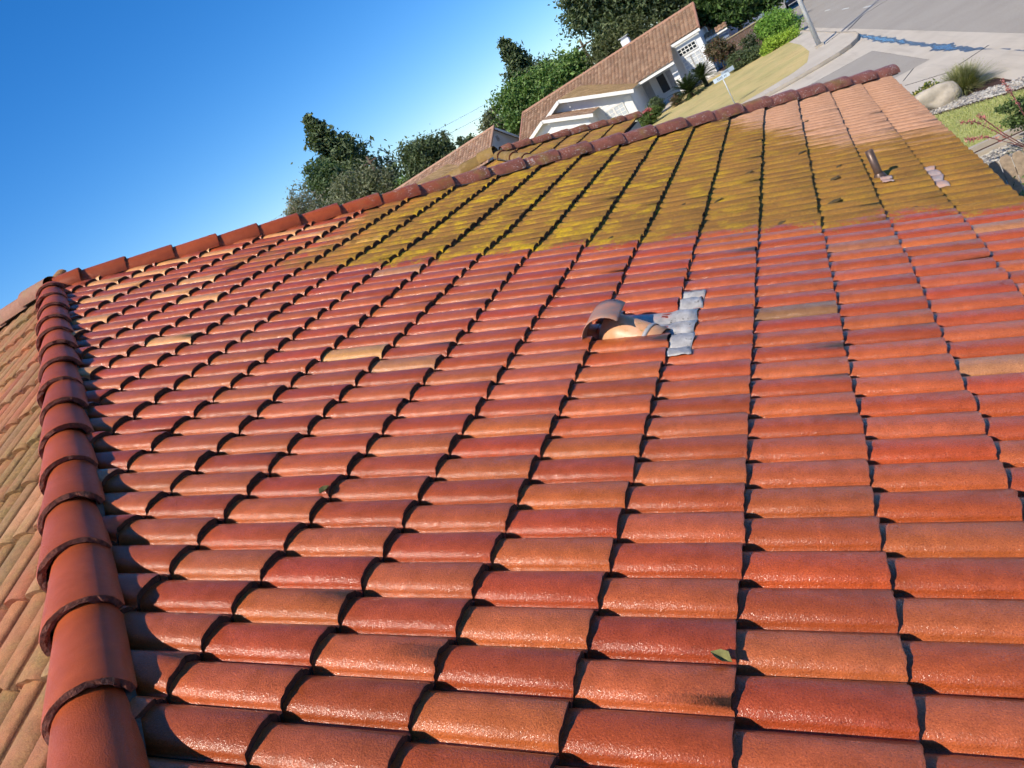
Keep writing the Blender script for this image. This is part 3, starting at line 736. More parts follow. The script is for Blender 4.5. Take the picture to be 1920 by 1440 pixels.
spots = [(3.67, 25.3, 0.05, 'dark moss clump nearest the red tiles right of centre'), (6.66, 25.2, 0.04, 'small moss clump nearest the red tiles left of centre'),
         (1.59, 25.9, 0.055, 'moss clump below the flue pipe near the red tiles'), (2.74, 28.1, 0.065, 'largest dark moss clump, lower left of the flue pipe'),
         (2.61, 32.15, 0.055, 'moss clump directly left of the flue pipe'), (2.48, 34.3, 0.04, 'moss clump left of the flue pipe and slightly farther away'),
         (2.89, 48.7, 0.045, 'farthest moss clump, on the bleached tiles near the ridge'), (3.16, 38.3, 0.05, 'moss clump where bleached and mossy tiles meet'),
         (4.3, 35.1, 0.045, 'flat moss clump one course above the meeting of bleached and mossy tiles'), (4.82, 30.2, 0.04, 'small moss clump in the middle of the mossy band'), (5.49, 29.8, 0.03, 'leftmost small moss clump in the middle of the mossy band')]
for i, (k, v, r, lab) in enumerate(spots):
    c = main.p(v, k, surf(v, k, 0.026) - r * 0.04)
    o = lump('moss_clump', tuple(c), r * 0.55, M['moss'], i + 3, lab, 'moss clump', 'moss clumps on the unwashed tiles', 0.26, 3, (1.5, 0.8))
M['dryleaf'] = simple('dry_leaf', (0.22, 0.20, 0.06), 0.8, 0.25, 60.0)
def leaf_on_roof(k, v, sz, ang, label):
    c = main.p(v, k, surf(v, k) + 0.012); a = Vector((math.cos(ang), math.sin(ang), 0)); a = (a - main.N * a.dot(main.N)).normalized(); b = main.N.cross(a)
    pr = [(0, 0), (0.3, 0.32), (0.65, 0.26), (1, 0), (0.65, -0.26), (0.3, -0.32)]
    vs = [c + a * (x * sz) + b * (y * sz) + main.N * (0.25 * sz * abs(y) * 2 + 0.12 * sz * x) for x, y in pr] + [c + a * (0.5 * sz) - main.N * 0.004]
    o = mk('dry_leaf', vs, [(0, 1, 6), (1, 2, 6), (2, 3, 6), (3, 4, 6), (4, 5, 6), (5, 0, 6)], M['dryleaf'], None, tuple(c)); tag(o, label, 'leaf')
leaf_on_roof(4.02, 0.85, 0.055, 2.8, 'dry olive leaf caught in a joint of the nearest tiles')
leaf_on_roof(8.06, 4.9, 0.05, 1.2, 'dark curled leaf stuck between red tiles near the hip')

# ------------------------------------------------------------ far houses
def corr_roof(name, O, U, S, lu, ls, parent, pal, bw=0.30, cl=0.36, hgt=0.075, step=0.045):
    """tiled slope with modelled barrels and courses"""
    O, U, S = Vector(O), Vector(U).normalized(), Vector(S).normalized(); N = U.cross(S)
    nb, nc = max(1, int(lu / bw)), max(1, int(ls / cl)); bw = lu / nb; cl = ls / nc
    prof_ = [(0, 0), (0.12, 0.45), (0.3, 0.9), (0.5, 1.0), (0.7, 0.9), (0.88, 0.45)]
    u = np.array([(i + s_) * bw for i in range(nb) for s_, z in prof_] + [lu]); zu = np.array([z * hgt for i in range(nb) for s_, z in prof_] + [0.0]); bi = np.array([i for i in range(nb) for _ in prof_] + [nb - 1])
    vs = []; ti = []
    tn = rng.random((nc, nb, 3))
    for c in range(nc):
        for d, r in ((0.0, step), (cl * 1.02, 0.0)):
            pts = np.array(O) + np.outer(u, np.array(U)) + np.array(S) * (c * cl + d) + np.outer(zu + r, np.array(N))
            vs.append(pts)
            q = tn[c, bi]; col = np.array(pal[0]) + (np.array(pal[1]) - np.array(pal[0])) * q[:, :1]
            ti.append(col * (0.8 + 0.4 * q[:, 1:2]))
    m = len(u); vs = np.concatenate(vs); ti = np.concatenate(ti)
    fs = []
    for r in range(2 * nc - 1):
        a = np.arange(m - 1) + r * m; fs.append(np.stack([a, a + 1, a + 1 + m, a + m], 1))
    return mk(name, vs, np.concatenate(fs), M['far_tile'], parent, tuple(O), False, ti)
PINK = ((0.31, 0.178, 0.105), (0.42, 0.272, 0.172)); MOSSY = ((0.34, 0.21, 0.085), (0.44, 0.28, 0.13))
def gable_roof_y(name, pk, y0, y1, run_r, run_l, parent, pal_r, pal_l, hgt=0.03, step=0.012):
    """ridge along Y at (pk.x, pk.z)"""
    x, z = pk
    corr_roof(name, (x + run_r, y0, z - run_r * 0.4167), (0, 1, 0), (-1, 0, 0.4167), y1 - y0, run_r * 1.0833, parent, pal_r, hgt=hgt, step=step)
    corr_roof(name, (x - run_l, y1, z - run_l * 0.4167), (0, -1, 0), (1, 0, 0.4167), y1 - y0, run_l * 1.0833, parent, pal_l, hgt=hgt, step=step)
def window(parent, x0, x1, z0, z1, y, cols, rows, pane='glass', frame='trim', fw=0.06):
    mb = MB()
    mb.box((x0 - fw, y - 0.05, z0 - fw), (x1 + fw, y + 0.02, z0)); mb.box((x0 - fw, y - 0.05, z1), (x1 + fw, y + 0.02, z1 + fw))
    mb.box((x0 - fw, y - 0.048, z0), (x0, y + 0.02, z1)); mb.box((x1, y - 0.048, z0), (x1 + fw, y + 0.02, z1))
    for i in range(1, cols): xx = x0 + (x1 - x0) * i / cols; mb.box((xx - 0.025, y - 0.035, z0), (xx + 0.025, y + 0.0, z1))
    for i in range(1, rows): zz = z0 + (z1 - z0) * i / rows; mb.box((x0, y - 0.033, zz - 0.025), (x1, y + 0.0, zz + 0.025))
    w = mb.obj('window', M[frame], parent, ((x0 + x1) / 2, y, z0))
    for i in range(cols):
        for r in range(rows):
            a = x0 + (x1 - x0) * i / cols; b = x0 + (x1 - x0) * (i + 1) / cols; c = z0 + (z1 - z0) * r / rows; d = z0 + (z1 - z0) * (r + 1) / rows
            MB().box((a + 0.026, y - 0.022, c + 0.026), (b - 0.026, y - 0.008, d - 0.026)).obj('pane', M[pane], w, ((a + b) / 2, y, c))
    return w
HB = empty('white_house', (-14, 60, 0), 'white house across the street with pink tiled roof and chimney', 'house')
RY, RZ = 63.2, 5.06
def ym(z): return RY - (RZ - z) / 0.4167
corr_roof('roof', (-21.9, ym(2.48), 2.48), (1, 0, 0), (0, 1, 0.4167), 13.3, (RY - ym(2.48)) * 1.0833, HB, PINK)
corr_roof('roof', (-8.6, ym(3.45), 3.45), (1, 0, 0), (0, 1, 0.4167), 2.2, (RY - ym(3.45)) * 1.0833, HB, PINK)
corr_roof('roof', (-6.4, 69.4, 2.48), (-1, 0, 0), (0, -1, 0.4167), 15.5, 6.2 * 1.0833, HB, PINK)
mb = MB(); mb.tube([(-21.95, RY, RZ + 0.02), (-6.35, RY, RZ + 0.02)], [0.13, 0.13], 8); mb.obj('roof_ridge', attr_mat('far_ridge'), HB, (-14, RY, RZ), tint=np.tile((0.42, 0.23, 0.15), (16, 1)))
for (xa, za, xb) in ((-6.4, 3.45, 0), (-21.9, 2.48, 0)):
    mb = MB(); mb.tube([(xa, ym(za), za + 0.05), (xa, RY, RZ + 0.05)], [0.10, 0.10], 8); mb.obj('rake_tiles', bpy.data.materials['far_ridge'], HB, (xa, ym(za), za), tint=np.tile((0.40, 0.20, 0.13), (16, 1)))
gable_roof_y('garage_roof', (-16.2, 4.46), 53.9, 61.2, 4.85, 4.85, HB, MOSSY, PINK)
gable_roof_y('porch_roof', (-17.3, 3.90), 51.9, 56.0, 3.24, 3.24, HB, PINK, PINK)
mb = MB()   # fascia boards
mb.beam((-21.9, ym(2.48) - 0.05, 2.40), (-8.6, ym(2.48) - 0.05, 2.40), 0.05, 0.18)
mb.beam((-8.62, ym(3.45) - 0.05, 3.36), (-6.38, ym(3.45) - 0.05, 3.36), 0.05, 0.20)
mb.beam((-16.2, 53.86, 4.36), (-16.2 + 4.9, 53.86, 4.36 - 4.9 * 0.4167), 0.06, 0.24); mb.beam((-16.2, 53.86, 4.36), (-16.2 - 4.9, 53.86, 4.36 - 4.9 * 0.4167), 0.06, 0.24)
mb.beam((-17.3, 51.86, 3.80), (-17.3 + 3.3, 51.86, 3.80 - 3.3 * 0.4167), 0.06, 0.22); mb.beam((-17.3, 51.86, 3.80), (-17.3 - 3.3, 51.86, 3.80 - 3.3 * 0.4167), 0.06, 0.22)
mb.obj('fascia', M['trim'], HB, (-14, 54, 2.4))
def poly_wall(name, pts, th, mat, parent):      # outline in (x,z) at y, extruded back
    y = pts[0][1]; n = len(pts); vs = [(x, y, z) for x, y, z in pts] + [(x, y + th, z) for x, y, z in pts]
    fs = [list(range(n)), [n + i for i in range(n)][::-1]] + [(i, n + i, n + (i + 1) % n, (i + 1) % n) for i in range(n)]
    return mk(name, vs, fs, mat, parent, pts[0])
poly_wall('wall', [(-8.5, 59.6, 0), (-6.6, 59.6, 0), (-6.6, 59.6, 3.4), (-8.5, 59.6, 3.4)], 0.2, M['stucco'], HB)
poly_wall('wall', [(-13.0, 60.0, 0), (-8.5, 60.0, 0), (-8.5, 60.0, 3.4), (-13.0, 60.0, 3.4)], 0.2, M['stucco'], HB)
poly_wall('wall', [(-20.6, 54.6, 0), (-11.75, 54.6, 0), (-11.75, 54.6, 2.55), (-16.2, 54.6, 4.36), (-20.6, 54.6, 2.55)], 0.2, M['stucco'], HB)
poly_wall('wall', [(-20.1, 52.3, 0), (-14.5, 52.3, 0), (-14.5, 52.3, 2.6), (-17.3, 52.3, 3.78), (-20.1, 52.3, 2.6)], 0.2, M['stucco'], HB)
for a_, b_ in (((-11.95, 54.8, 0), (-11.75, 60, 2.5)), ((-14.7, 52.5, 0), (-14.5, 54.6, 2.5)), ((-6.8, 59.8, 0), (-6.6, 66.8, 3.2)), ((-21.5, 60, 0), (-21.3, 66, 2.6)), ((-8.5, 59.62, 0), (-8.4, 60.0, 3.3))):
    MB().box(a_, b_).obj('side_wall', M['stucco'], HB, a_)
# lap siding on the gables
def siding(x0, x1, zb, zt, y, pkx, pkz, parent):
    mb = MB(); z = zb
    while z < zt:
        hw = lambda zz: (pkz - zz) / 0.4167 - 0.25
        a = max(x0, pkx - hw(z + 0.1)); b = min(x1, pkx + hw(z + 0.1))
        if b - a > 0.2: mb.add([(a, y - 0.035, z), (b, y - 0.035, z), (b, y - 0.008, z + 0.19), (a, y - 0.008, z + 0.19), (a, y - 0.004, z), (b, y - 0.004, z)], [(0, 1, 2, 3), (4, 5, 1, 0)])
        z += 0.2
    o = mb.obj('siding', M['stucco'], parent, (pkx, y, zb)); o['kind'] = 'stuff'
siding(-20.5, -11.8, 0.3, 4.2, 54.6, -16.2, 4.36, HB); siding(-20.0, -14.55, 0.3, 3.6, 52.3, -17.3, 3.78, HB)
window(HB, -13.95, -13.28, 0.95, 2.0, 54.55, 2, 4, 'blind'); window(HB, -13.16, -12.5, 0.95, 2.0, 54.55, 2, 4, 'blind')
mb = MB(); mb.box((-12.30, 54.5, 0.2), (-11.80, 54.55, 2.25)); mb.obj('corner_board', M['trim'], HB, (-12, 54.5, 0.2))
window(HB, -8.42, -7.08, 2.42, 2.86, 59.58, 5, 2, 'glass'); window(HB, -8.40, -7.78, 1.10, 2.14, 59.58, 2, 4, 'blind'); window(HB, -7.70, -7.08, 1.10, 2.14, 59.58, 2, 4, 'blind')
window(HB, -10.66, -10.02, 0.75, 2.08, 59.98, 1, 1, 'screen'); window(HB, -9.92, -9.3, 0.75, 2.08, 59.98, 1, 1, 'door')
mb = MB(); mb.box((-12.05, 59.9, 0.1), (-11.2, 59.99, 2.1)); d_ = mb.obj('door', M['door'], HB, (-11.6, 59.9, 0.1)); MB().box((-11.32, 59.86, 1.0), (-11.28, 59.9, 1.1)).obj('handle', M['steel'], d_, (-11.3, 59.86, 1.0))
mb = MB(); mb.box((-9.15, 57.7, 0), (-8.75, 58.0, 2.36))
for i in range(6): mb.box((-9.16, 57.66, 0.3 + i * 0.32), (-8.74, 57.70, 0.3 + i * 0.32 + 0.28))
mb.obj('porch_post', M['stucco'], HB, (-9, 57.8, 0))
mb = MB(); mb.box((-12.4, 63.6, 4.5), (-11.72, 64.2, 5.62)); ch = mb.obj('chimney', M['stucco'], HB, (-12, 64, 4.5))
mb = MB(); mb.box((-12.32, 63.68, 5.62), (-11.8, 64.12, 5.80)); mb.box((-12.45, 63.55, 5.80), (-11.67, 64.25, 5.85)); mb.obj('chimney_cap', M['steel'], ch, (-12, 64, 5.62))
# low wing with a tile coping beside it
LW = empty('side_gate_wall', (-5.8, 61.8, 0), 'shaded blue grey side wall with red tile coping beside white house', 'wall')
MB().box((-6.58, 61.6, 0), (-5.0, 61.8, 2.35)).obj('wall', M['shade_wall'], LW, (-5.8, 61.7, 0))  # shade of this wall sits in its colour
corr_roof('coping', (-6.58, 61.35, 2.42), (1, 0, 0), (0, 1, 0.4167), 1.7, 0.9, LW, PINK)
MB().box((-6.58, 61.3, 2.30), (-4.9, 61.36, 2.42)).obj('fascia', M['trim'], LW, (-5.8, 61.3, 2.3))

HCc = empty('cream_house', (-29, 60, 0), 'cream gabled house with tan tiled roof left of white house', 'house')
corr_roof('roof', (-36.5, 54.8, 2.42), (1, 0, 0), (0, 1, 0.4167), 12.2, 7.2 * 1.0833, HCc, ((0.36, 0.205, 0.125), (0.48, 0.315, 0.21)))
corr_roof('roof', (-24.3, 69.2, 2.42), (-1, 0, 0), (0, -1, 0.4167), 12.2, 7.2 * 1.0833, HCc, PINK)
gable_roof_y('garage_roof', (-29.15, 4.92), 52.9, 61.0, 4.7, 4.7, HCc, MOSSY, PINK)
mb = MB(); mb.tube([(-36.5, 62, 5.45), (-24.25, 62, 5.45)], [0.12, 0.12], 8); mb.tube([(-24.3, 54.8, 2.48), (-24.3, 62, 5.48)], [0.09, 0.09], 8); mb.obj('roof_ridge', bpy.data.materials['far_ridge'], HCc, (-30, 62, 5.4), tint=np.tile((0.46, 0.27, 0.18), (32, 1)))
mk('wall', [(-24.55, 56, 0), (-24.55, 68, 0), (-24.55, 68, 2.85), (-24.55, 62, 5.3), (-24.55, 56, 2.85), (-24.75, 56, 0), (-24.75, 68, 0), (-24.75, 68, 2.85), (-24.75, 62, 5.3), (-24.75, 56, 2.85)],
   [(0, 1, 2, 3, 4), (9, 8, 7, 6, 5), (0, 5, 6, 1), (1, 6, 7, 2), (2, 7, 8, 3), (3, 8, 9, 4), (4, 9, 5, 0)], M['cream'], HCc, (-24.6, 62, 0))
poly_wall('wall', [(-33.4, 53.5, 0), (-24.9, 53.5, 0), (-24.9, 53.5, 2.9), (-29.15, 53.5, 4.75), (-33.4, 53.5, 2.9)], 0.2, M['cream'], HCc)
poly_wall('wall', [(-36, 56, 0), (-24.8, 56, 0), (-24.8, 56, 2.7), (-36, 56, 2.7)], 0.2, M['cream'], HCc)
mb = MB(); mb.beam((-29.15, 52.86, 4.80), (-29.15 + 4.8, 52.86, 4.80 - 2.0), 0.06, 0.24); mb.beam((-29.15, 52.86, 4.80), (-29.15 - 4.8, 52.86, 4.80 - 2.0), 0.06, 0.24); mb.beam((-24.27, 61.9, 5.28), (-24.27, 69.2, 2.3), 0.05, 0.2); mb.obj('fascia', M['trim'], HCc, (-29, 53, 3))
mb = MB()
for i in range(6): mb.box((-24.54, 61.7, 4.25 + i * 0.08), (-24.50, 62.3, 4.30 + i * 0.08))
mb.obj('gable_vent', M['tan_trim'], HCc, (-24.5, 62, 4.3))

HD = empty('shaded_far_house', (-6, 84, 0), 'house wall far down the main road, shade painted in blue grey', 'house')
MB().box((-11, 80, 0), (-1.55, 88, 2.9)).obj('wall', M['shade_wall'], HD, (-6, 84, 0))
corr_roof('roof', (-11.5, 79.5, 2.9), (1, 0, 0), (0, 1, 0.4167), 10.4, 5.2, HD, PINK); corr_roof('roof', (-1.1, 88.5, 2.9), (-1, 0, 0), (0, -1, 0.4167), 10.4, 5.0, HD, PINK)

# ------------------------------------------------------------ foliage
def leaves(name, pts, size, cols, parent, loc, aspect=1.6, jitter=0.35, up=0.0):
    n = len(pts); nrm = rng.normal(size=(n, 3)); nrm[:, 2] += up; nrm /= np.linalg.norm(nrm, axis=1, keepdims=True)
    a = np.cross(nrm, rng.normal(size=(n, 3))); a /= np.linalg.norm(a, axis=1, keepdims=True); b = np.cross(nrm, a)
    s_ = size * (1 + jitter * rng.normal(size=(n, 1)).clip(-2, 2)) / 2
    P = np.asarray(pts)
    v = np.stack([P - a * s_ * aspect, P + b * s_ * 0.75 + nrm * s_ * 0.25, P + a * s_ * aspect, P - b * s_ * 0.75 + nrm * s_ * 0.25], 1).reshape(-1, 3)
    f = np.arange(4 * n).reshape(n, 4)
    c = np.array(cols)[rng.integers(0, len(cols), n)] * (0.7 + 0.6 * rng.random((n, 1)))
    return mk(name, v, f, M['leaf'], parent, loc, False, np.repeat(c, 4, axis=0))
def crown_pts(centers, n, fill=0.55):
    """leaf positions in uneven clumps through the volume of several ellipsoids (c, r)"""
    out = []; limbs = []
    vol = np.array([r[0] * r[1] * r[2] for c, r in centers]) ** 0.7; vol /= vol.sum()
    for (c, r), w_ in zip(centers, vol):
        m = max(6, int(w_ * n / 55))
        d = rng.normal(size=(m, 3)); d /= np.linalg.norm(d, axis=1, keepdims=True)
        rad = (fill + (1 - fill) * rng.random((m, 1))) * (0.85 + 0.25 * rng.random((m, 1)))
        cc = np.array(c) + d * rad * np.array(r); limbs += [tuple(x) for x in cc[::max(1, m // 5)]]
        sz = 0.20 * (r[0] * r[1] * r[2]) ** (1 / 3)
        k = int(w_ * n / m) + 1
        out.append((np.repeat(cc, k, 0) + rng.normal(size=(m * k, 3)) * sz * (0.6 + 0.7 * np.repeat(rng.random((m, 1)), k, 0)) * np.array([1, 1, 0.75])))
    return np.concatenate(out), limbs
GREENS = dict(dark=[(0.048, 0.066, 0.028), (0.066, 0.088, 0.036), (0.09, 0.11, 0.05), (0.034, 0.048, 0.022)],
              green=[(0.06, 0.11, 0.025), (0.09, 0.15, 0.035), (0.045, 0.085, 0.02), (0.12, 0.17, 0.05)],
              olive=[(0.085, 0.095, 0.045), (0.12, 0.125, 0.07), (0.06, 0.07, 0.035), (0.15, 0.15, 0.095)],
              bright=[(0.09, 0.18, 0.025), (0.14, 0.25, 0.04), (0.07, 0.13, 0.02), (0.18, 0.27, 0.05)],
              lime=[(0.19, 0.27, 0.03), (0.26, 0.33, 0.05), (0.13, 0.20, 0.02)],
              grey=[(0.12, 0.125, 0.075), (0.16, 0.155, 0.10), (0.10, 0.11, 0.06), (0.20, 0.17, 0.13)],
              russet=[(0.07, 0.06, 0.03), (0.10, 0.075, 0.04), (0.05, 0.055, 0.022), (0.12, 0.06, 0.04)])
for k_ in GREENS: GREENS[k_] = [tuple(1.75 * x for x in c) for c in GREENS[k_]]
def tree(name, label, cat, base, cents, n, size, pal, group=None, trunk=0.22, fill=0.5):
    t = empty(name, base, label, cat, group); P, limbs = crown_pts(cents, int(n * 1.7), fill)
    b = Vector(base); top = Vector(np.mean([c for c, r in cents], axis=0))
    mb = MB(); mid = b.lerp(top, 0.5) + Vector((rnd.uniform(-.2, .2), rnd.uniform(-.2, .2), 0))
    mb.tube([b - Vector((0, 0, 0.05)), mid, top], [trunk, trunk * 0.75, trunk * 0.35], 8)
    for l in limbs[:8]: mb.tube([mid.lerp(top, rnd.random() * 0.7), mid.lerp(Vector(l), 0.6) + Vector((0, 0, 0.15)), l], [trunk * 0.4, trunk * 0.25, trunk * 0.08], 6)
    mb.obj('trunk', M['bark'], t, base, True)
    leaves('crown', P[P[:, 2] > base[2] + 0.02], size * 0.72, GREENS[pal] if isinstance(pal, str) else pal, t, base)
    return t
def conifer(name, label, base, h, r, z0, n, size, pal, lean=0.0):
    t = empty(name, base, label, 'tree'); b = Vector(base)
    MB().tube([b, b + Vector((0, 0, h * 0.5)), b + Vector((lean, 0, h * 0.98))], [0.35, 0.22, 0.04], 8).obj('trunk', M['bark'], t, base, True)
    out = []
    nb = 130
    for i in range(nb):
        f = (i + rnd.random()) / nb; z = z0 + (h - z0) * f; rr = r * (1 - f) ** 1.1 * rnd.uniform(0.5, 1.15) + 0.2; a = rnd.uniform(0, 2 * math.pi)
        m = int(1.7 * n / nb * (0.4 + 1.2 * (1 - f))); q = rng.random((m, 1)) ** 0.8
        e_ = np.array([math.cos(a), math.sin(a), 0.25 + 0.25 * f]); c = np.array([b.x + lean * f, b.y, b.z + z])
        out.append(c + q * e_ * rr + rng.normal(size=(m, 3)) * np.array([0.38, 0.38, 0.30]) * (0.45 + rr * 0.30))
    leaves('crown', np.concatenate(out), size * 0.72, GREENS[pal], t, base, 2.0)
    return t
conifer('conifer_tree', 'tall dark conifer rising highest above the far hip ridge at left', (-51.6, 85, 0), 18.6, 7.2, 4.5, 16000, 0.42, 'dark', -1.6)
tree('broadleaf_tree', 'light green tree beside the tallest dark conifer', 'tree', (-50.0, 76, 0), [((-50.2, 76, 10.6), (2.3, 2.2, 2.6)), ((-49.0, 76, 8.0), (2.5, 2.2, 2.2))], 4200, 0.34, [(0.10, 0.15, 0.05), (0.14, 0.19, 0.08), (0.07, 0.11, 0.035)])
tree('olive_tree', 'rounded grey green tree in front of the tallest conifer', 'tree', (-40.4, 65, 0), [((-41.0, 65, 7.0), (2.9, 2.6, 2.5)), ((-38.8, 65, 6.4), (1.9, 2.0, 2.1)), ((-43.0, 65, 6.2), (1.6, 1.8, 2.3))], 8500, 0.23, 'olive')
tree('wispy_shrub_tree', 'pale wispy half bare tree at the left end of the tree group', 'tree', (-50.2, 70, 0), [((-50.6, 70, 9.6), (2.0, 1.8, 2.2)), ((-49.4, 70, 7.6), (2.4, 2.0, 2.2)), ((-52.0, 70, 9.2), (1.2, 1.2, 1.4))], 3600, 0.20, 'grey', trunk=0.14, fill=0.3)
tree('dark_tree', 'dense dark tree with palm head beside it above cream roof', 'tree', (-36, 72, 0), [((-36.2, 72, 6.2), (2.7, 2.6, 2.6)), ((-34.6, 72, 5.9), (1.6, 1.6, 1.5)), ((-37.2, 72, 7.6), (1.3, 1.3, 1.3))], 7000, 0.30, 'dark')
tree('small_tree', 'small dark treetop peeking over the cream house ridge', 'tree', (-32.6, 75, 0), [((-32.7, 75, 5.3), (1.0, 1.0, 1.2))], 1300, 0.26, 'dark', trunk=0.12)
tree('low_tree', 'low green treetop at the left end of the cream roof', 'tree', (-44.6, 80, 0), [((-44.6, 80, 5.0), (1.9, 1.8, 1.7))], 1900, 0.28, 'green', trunk=0.14)
conifer('conifer_tree', 'narrow dark conifer behind the green trees left of white house', (-24.9, 80, 0), 12.2, 4.2, 3.0, 8500, 0.34, 'dark', -0.6)
tree('broadleaf_tree', 'bright green tree directly left behind the white house roof', 'tree', (-25.6, 75, 0), [((-25.6, 75, 5.8), (2.7, 2.4, 2.7)), ((-23.4, 75, 5.8), (1.9, 2.0, 2.2))], 6500, 0.32, 'green')
tree('broadleaf_tree', 'mid green tree over the left half of the white house ridge', 'tree', (-20.3, 74, 0), [((-20.6, 74, 5.9), (2.3, 2.2, 2.4)), ((-18.9, 74, 5.6), (1.5, 1.6, 1.9))], 5200, 0.32, 'green')
tree('grey_green_tree', 'grey green tree in the gap between cream and white houses', 'tree', (-30.0, 78, 0), [((-30.1, 78, 5.8), (1.6, 1.5, 1.7))], 2200, 0.26, 'olive', trunk=0.14)
tree('big_dark_tree', 'huge dark green tree towering behind the white house', 'tree', (-13.5, 77, 0), [((-14.8, 77, 9.6), (3.3, 3.0, 3.6)), ((-11.0, 77, 9.0), (3.6, 3.0, 4.2)), ((-8.6, 77, 7.4), (2.6, 2.6, 4.0)), ((-16.4, 77, 11.0), (1.9, 2.0, 2.6))], 16000, 0.36, 'dark', trunk=0.4)
tree('olive_tree', 'olive green bushy tree just behind the white chimney', 'tree', (-13.9, 70, 0), [((-14.6, 70, 5.3), (2.3, 2.0, 1.9)), ((-12.4, 70, 5.2), (1.9, 2.0, 1.9))], 6500, 0.24, [(0.10, 0.12, 0.04), (0.14, 0.155, 0.06), (0.07, 0.085, 0.03)])
tree('broadleaf_tree', 'leafy green tree with dark gaps right of the white house', 'tree', (-4.8, 65, 0), [((-5.3, 65, 4.2), (1.5, 1.5, 1.9)), ((-3.5, 65, 3.2), (1.7, 1.6, 1.6)), ((-5.0, 65, 6.0), (1.9, 1.6, 1.4)), ((-2.2, 65.5, 2.6), (1.3, 1.2, 1.1))], 8500, 0.26, [(0.05, 0.10, 0.02), (0.08, 0.15, 0.03), (0.03, 0.06, 0.015), (0.12, 0.19, 0.05)])
tree('purple_leaf_tree', 'small russet green tree at the right corner of white house', 'tree', (-5.6, 54.4, HC), [((-5.55, 54.4, 1.75), (0.75, 0.7, 0.75)), ((-5.0, 54.4, 1.4), (0.45, 0.5, 0.5))], 3200, 0.12, 'russet', trunk=0.05)
tree('round_hedge', 'large clipped bright green hedge behind the lamp post', 'hedge', (-1.8, 54.6, HC), [((-1.9, 54.6, 1.1), (0.95, 0.9, 0.95)), ((-1.2, 54.6, 0.8), (0.7, 0.8, 0.8)), ((-2.5, 54.6, 1.3), (0.55, 0.6, 0.65))], 9000, 0.10, 'bright', trunk=0.06, fill=0.75)
tree('low_hedge', 'low yellow green hedge at the edge of the dry lawn', 'hedge', (-2.0, 51.6, HC), [((-2.4, 51.6, 0.45), (0.65, 0.5, 0.45)), ((-1.5, 51.7, 0.35), (0.65, 0.5, 0.40))], 5200, 0.09, 'lime', trunk=0.04, fill=0.7)
tree('dark_bush', 'dark rounded bush between russet tree and lime hedge', 'bush', (-4.2, 52.6, HC), [((-4.5, 52.6, 0.6), (0.75, 0.6, 0.55)), ((-3.6, 52.6, 0.4), (0.65, 0.6, 0.45))], 4200, 0.10, 'dark', trunk=0.05, fill=0.6)
tree('rose_bush', 'loose rose bush with white blooms beside the large hedge', 'bush', (-3.5, 54.2, HC), [((-3.6, 54.2, 1.0), (0.6, 0.5, 0.7))], 1900, 0.09, [(0.06, 0.09, 0.03), (0.09, 0.12, 0.04), (0.05, 0.07, 0.03), (0.06, 0.09, 0.03), (0.30, 0.28, 0.22)], trunk=0.03, fill=0.3)
tree('dark_bush', 'dark round bush by the front door of white house', 'bush', (-10.3, 53.2, HC), [((-10.3, 53.2, 0.75), (0.5, 0.5, 0.5))], 2200, 0.09, 'dark', trunk=0.04, fill=0.6)
tree('brown_bush', 'brownish low shrub under the sago palms', 'bush', (-8.9, 52.2, HC), [((-8.9, 52.2, 0.45), (0.3, 0.35, 0.4))], 1100, 0.08, 'russet', trunk=0.03, fill=0.5)
fb = tree('flowering_bush', 'leafy shrub with pink blossoms at the near edge of far lawn', 'bush', (-10.4, 49.4, HC), [((-10.5, 49.4, 0.55), (0.55, 0.5, 0.5)), ((-9.9, 49.5, 0.75), (0.35, 0.4, 0.35))], 3600, 0.11, [(0.12, 0.18, 0.04), (0.17, 0.23, 0.06), (0.08, 0.12, 0.03)], trunk=0.04, fill=0.5)
pp, _ = crown_pts([((-10.25, 49.2, 0.85), (0.36, 0.3, 0.26))], 420, 0.7); leaves('blossoms', pp, 0.10, [(0.55, 0.16, 0.17), (0.62, 0.25, 0.24), (0.45, 0.12, 0.13)], fb, (-10.4, 49.4, 0.8))

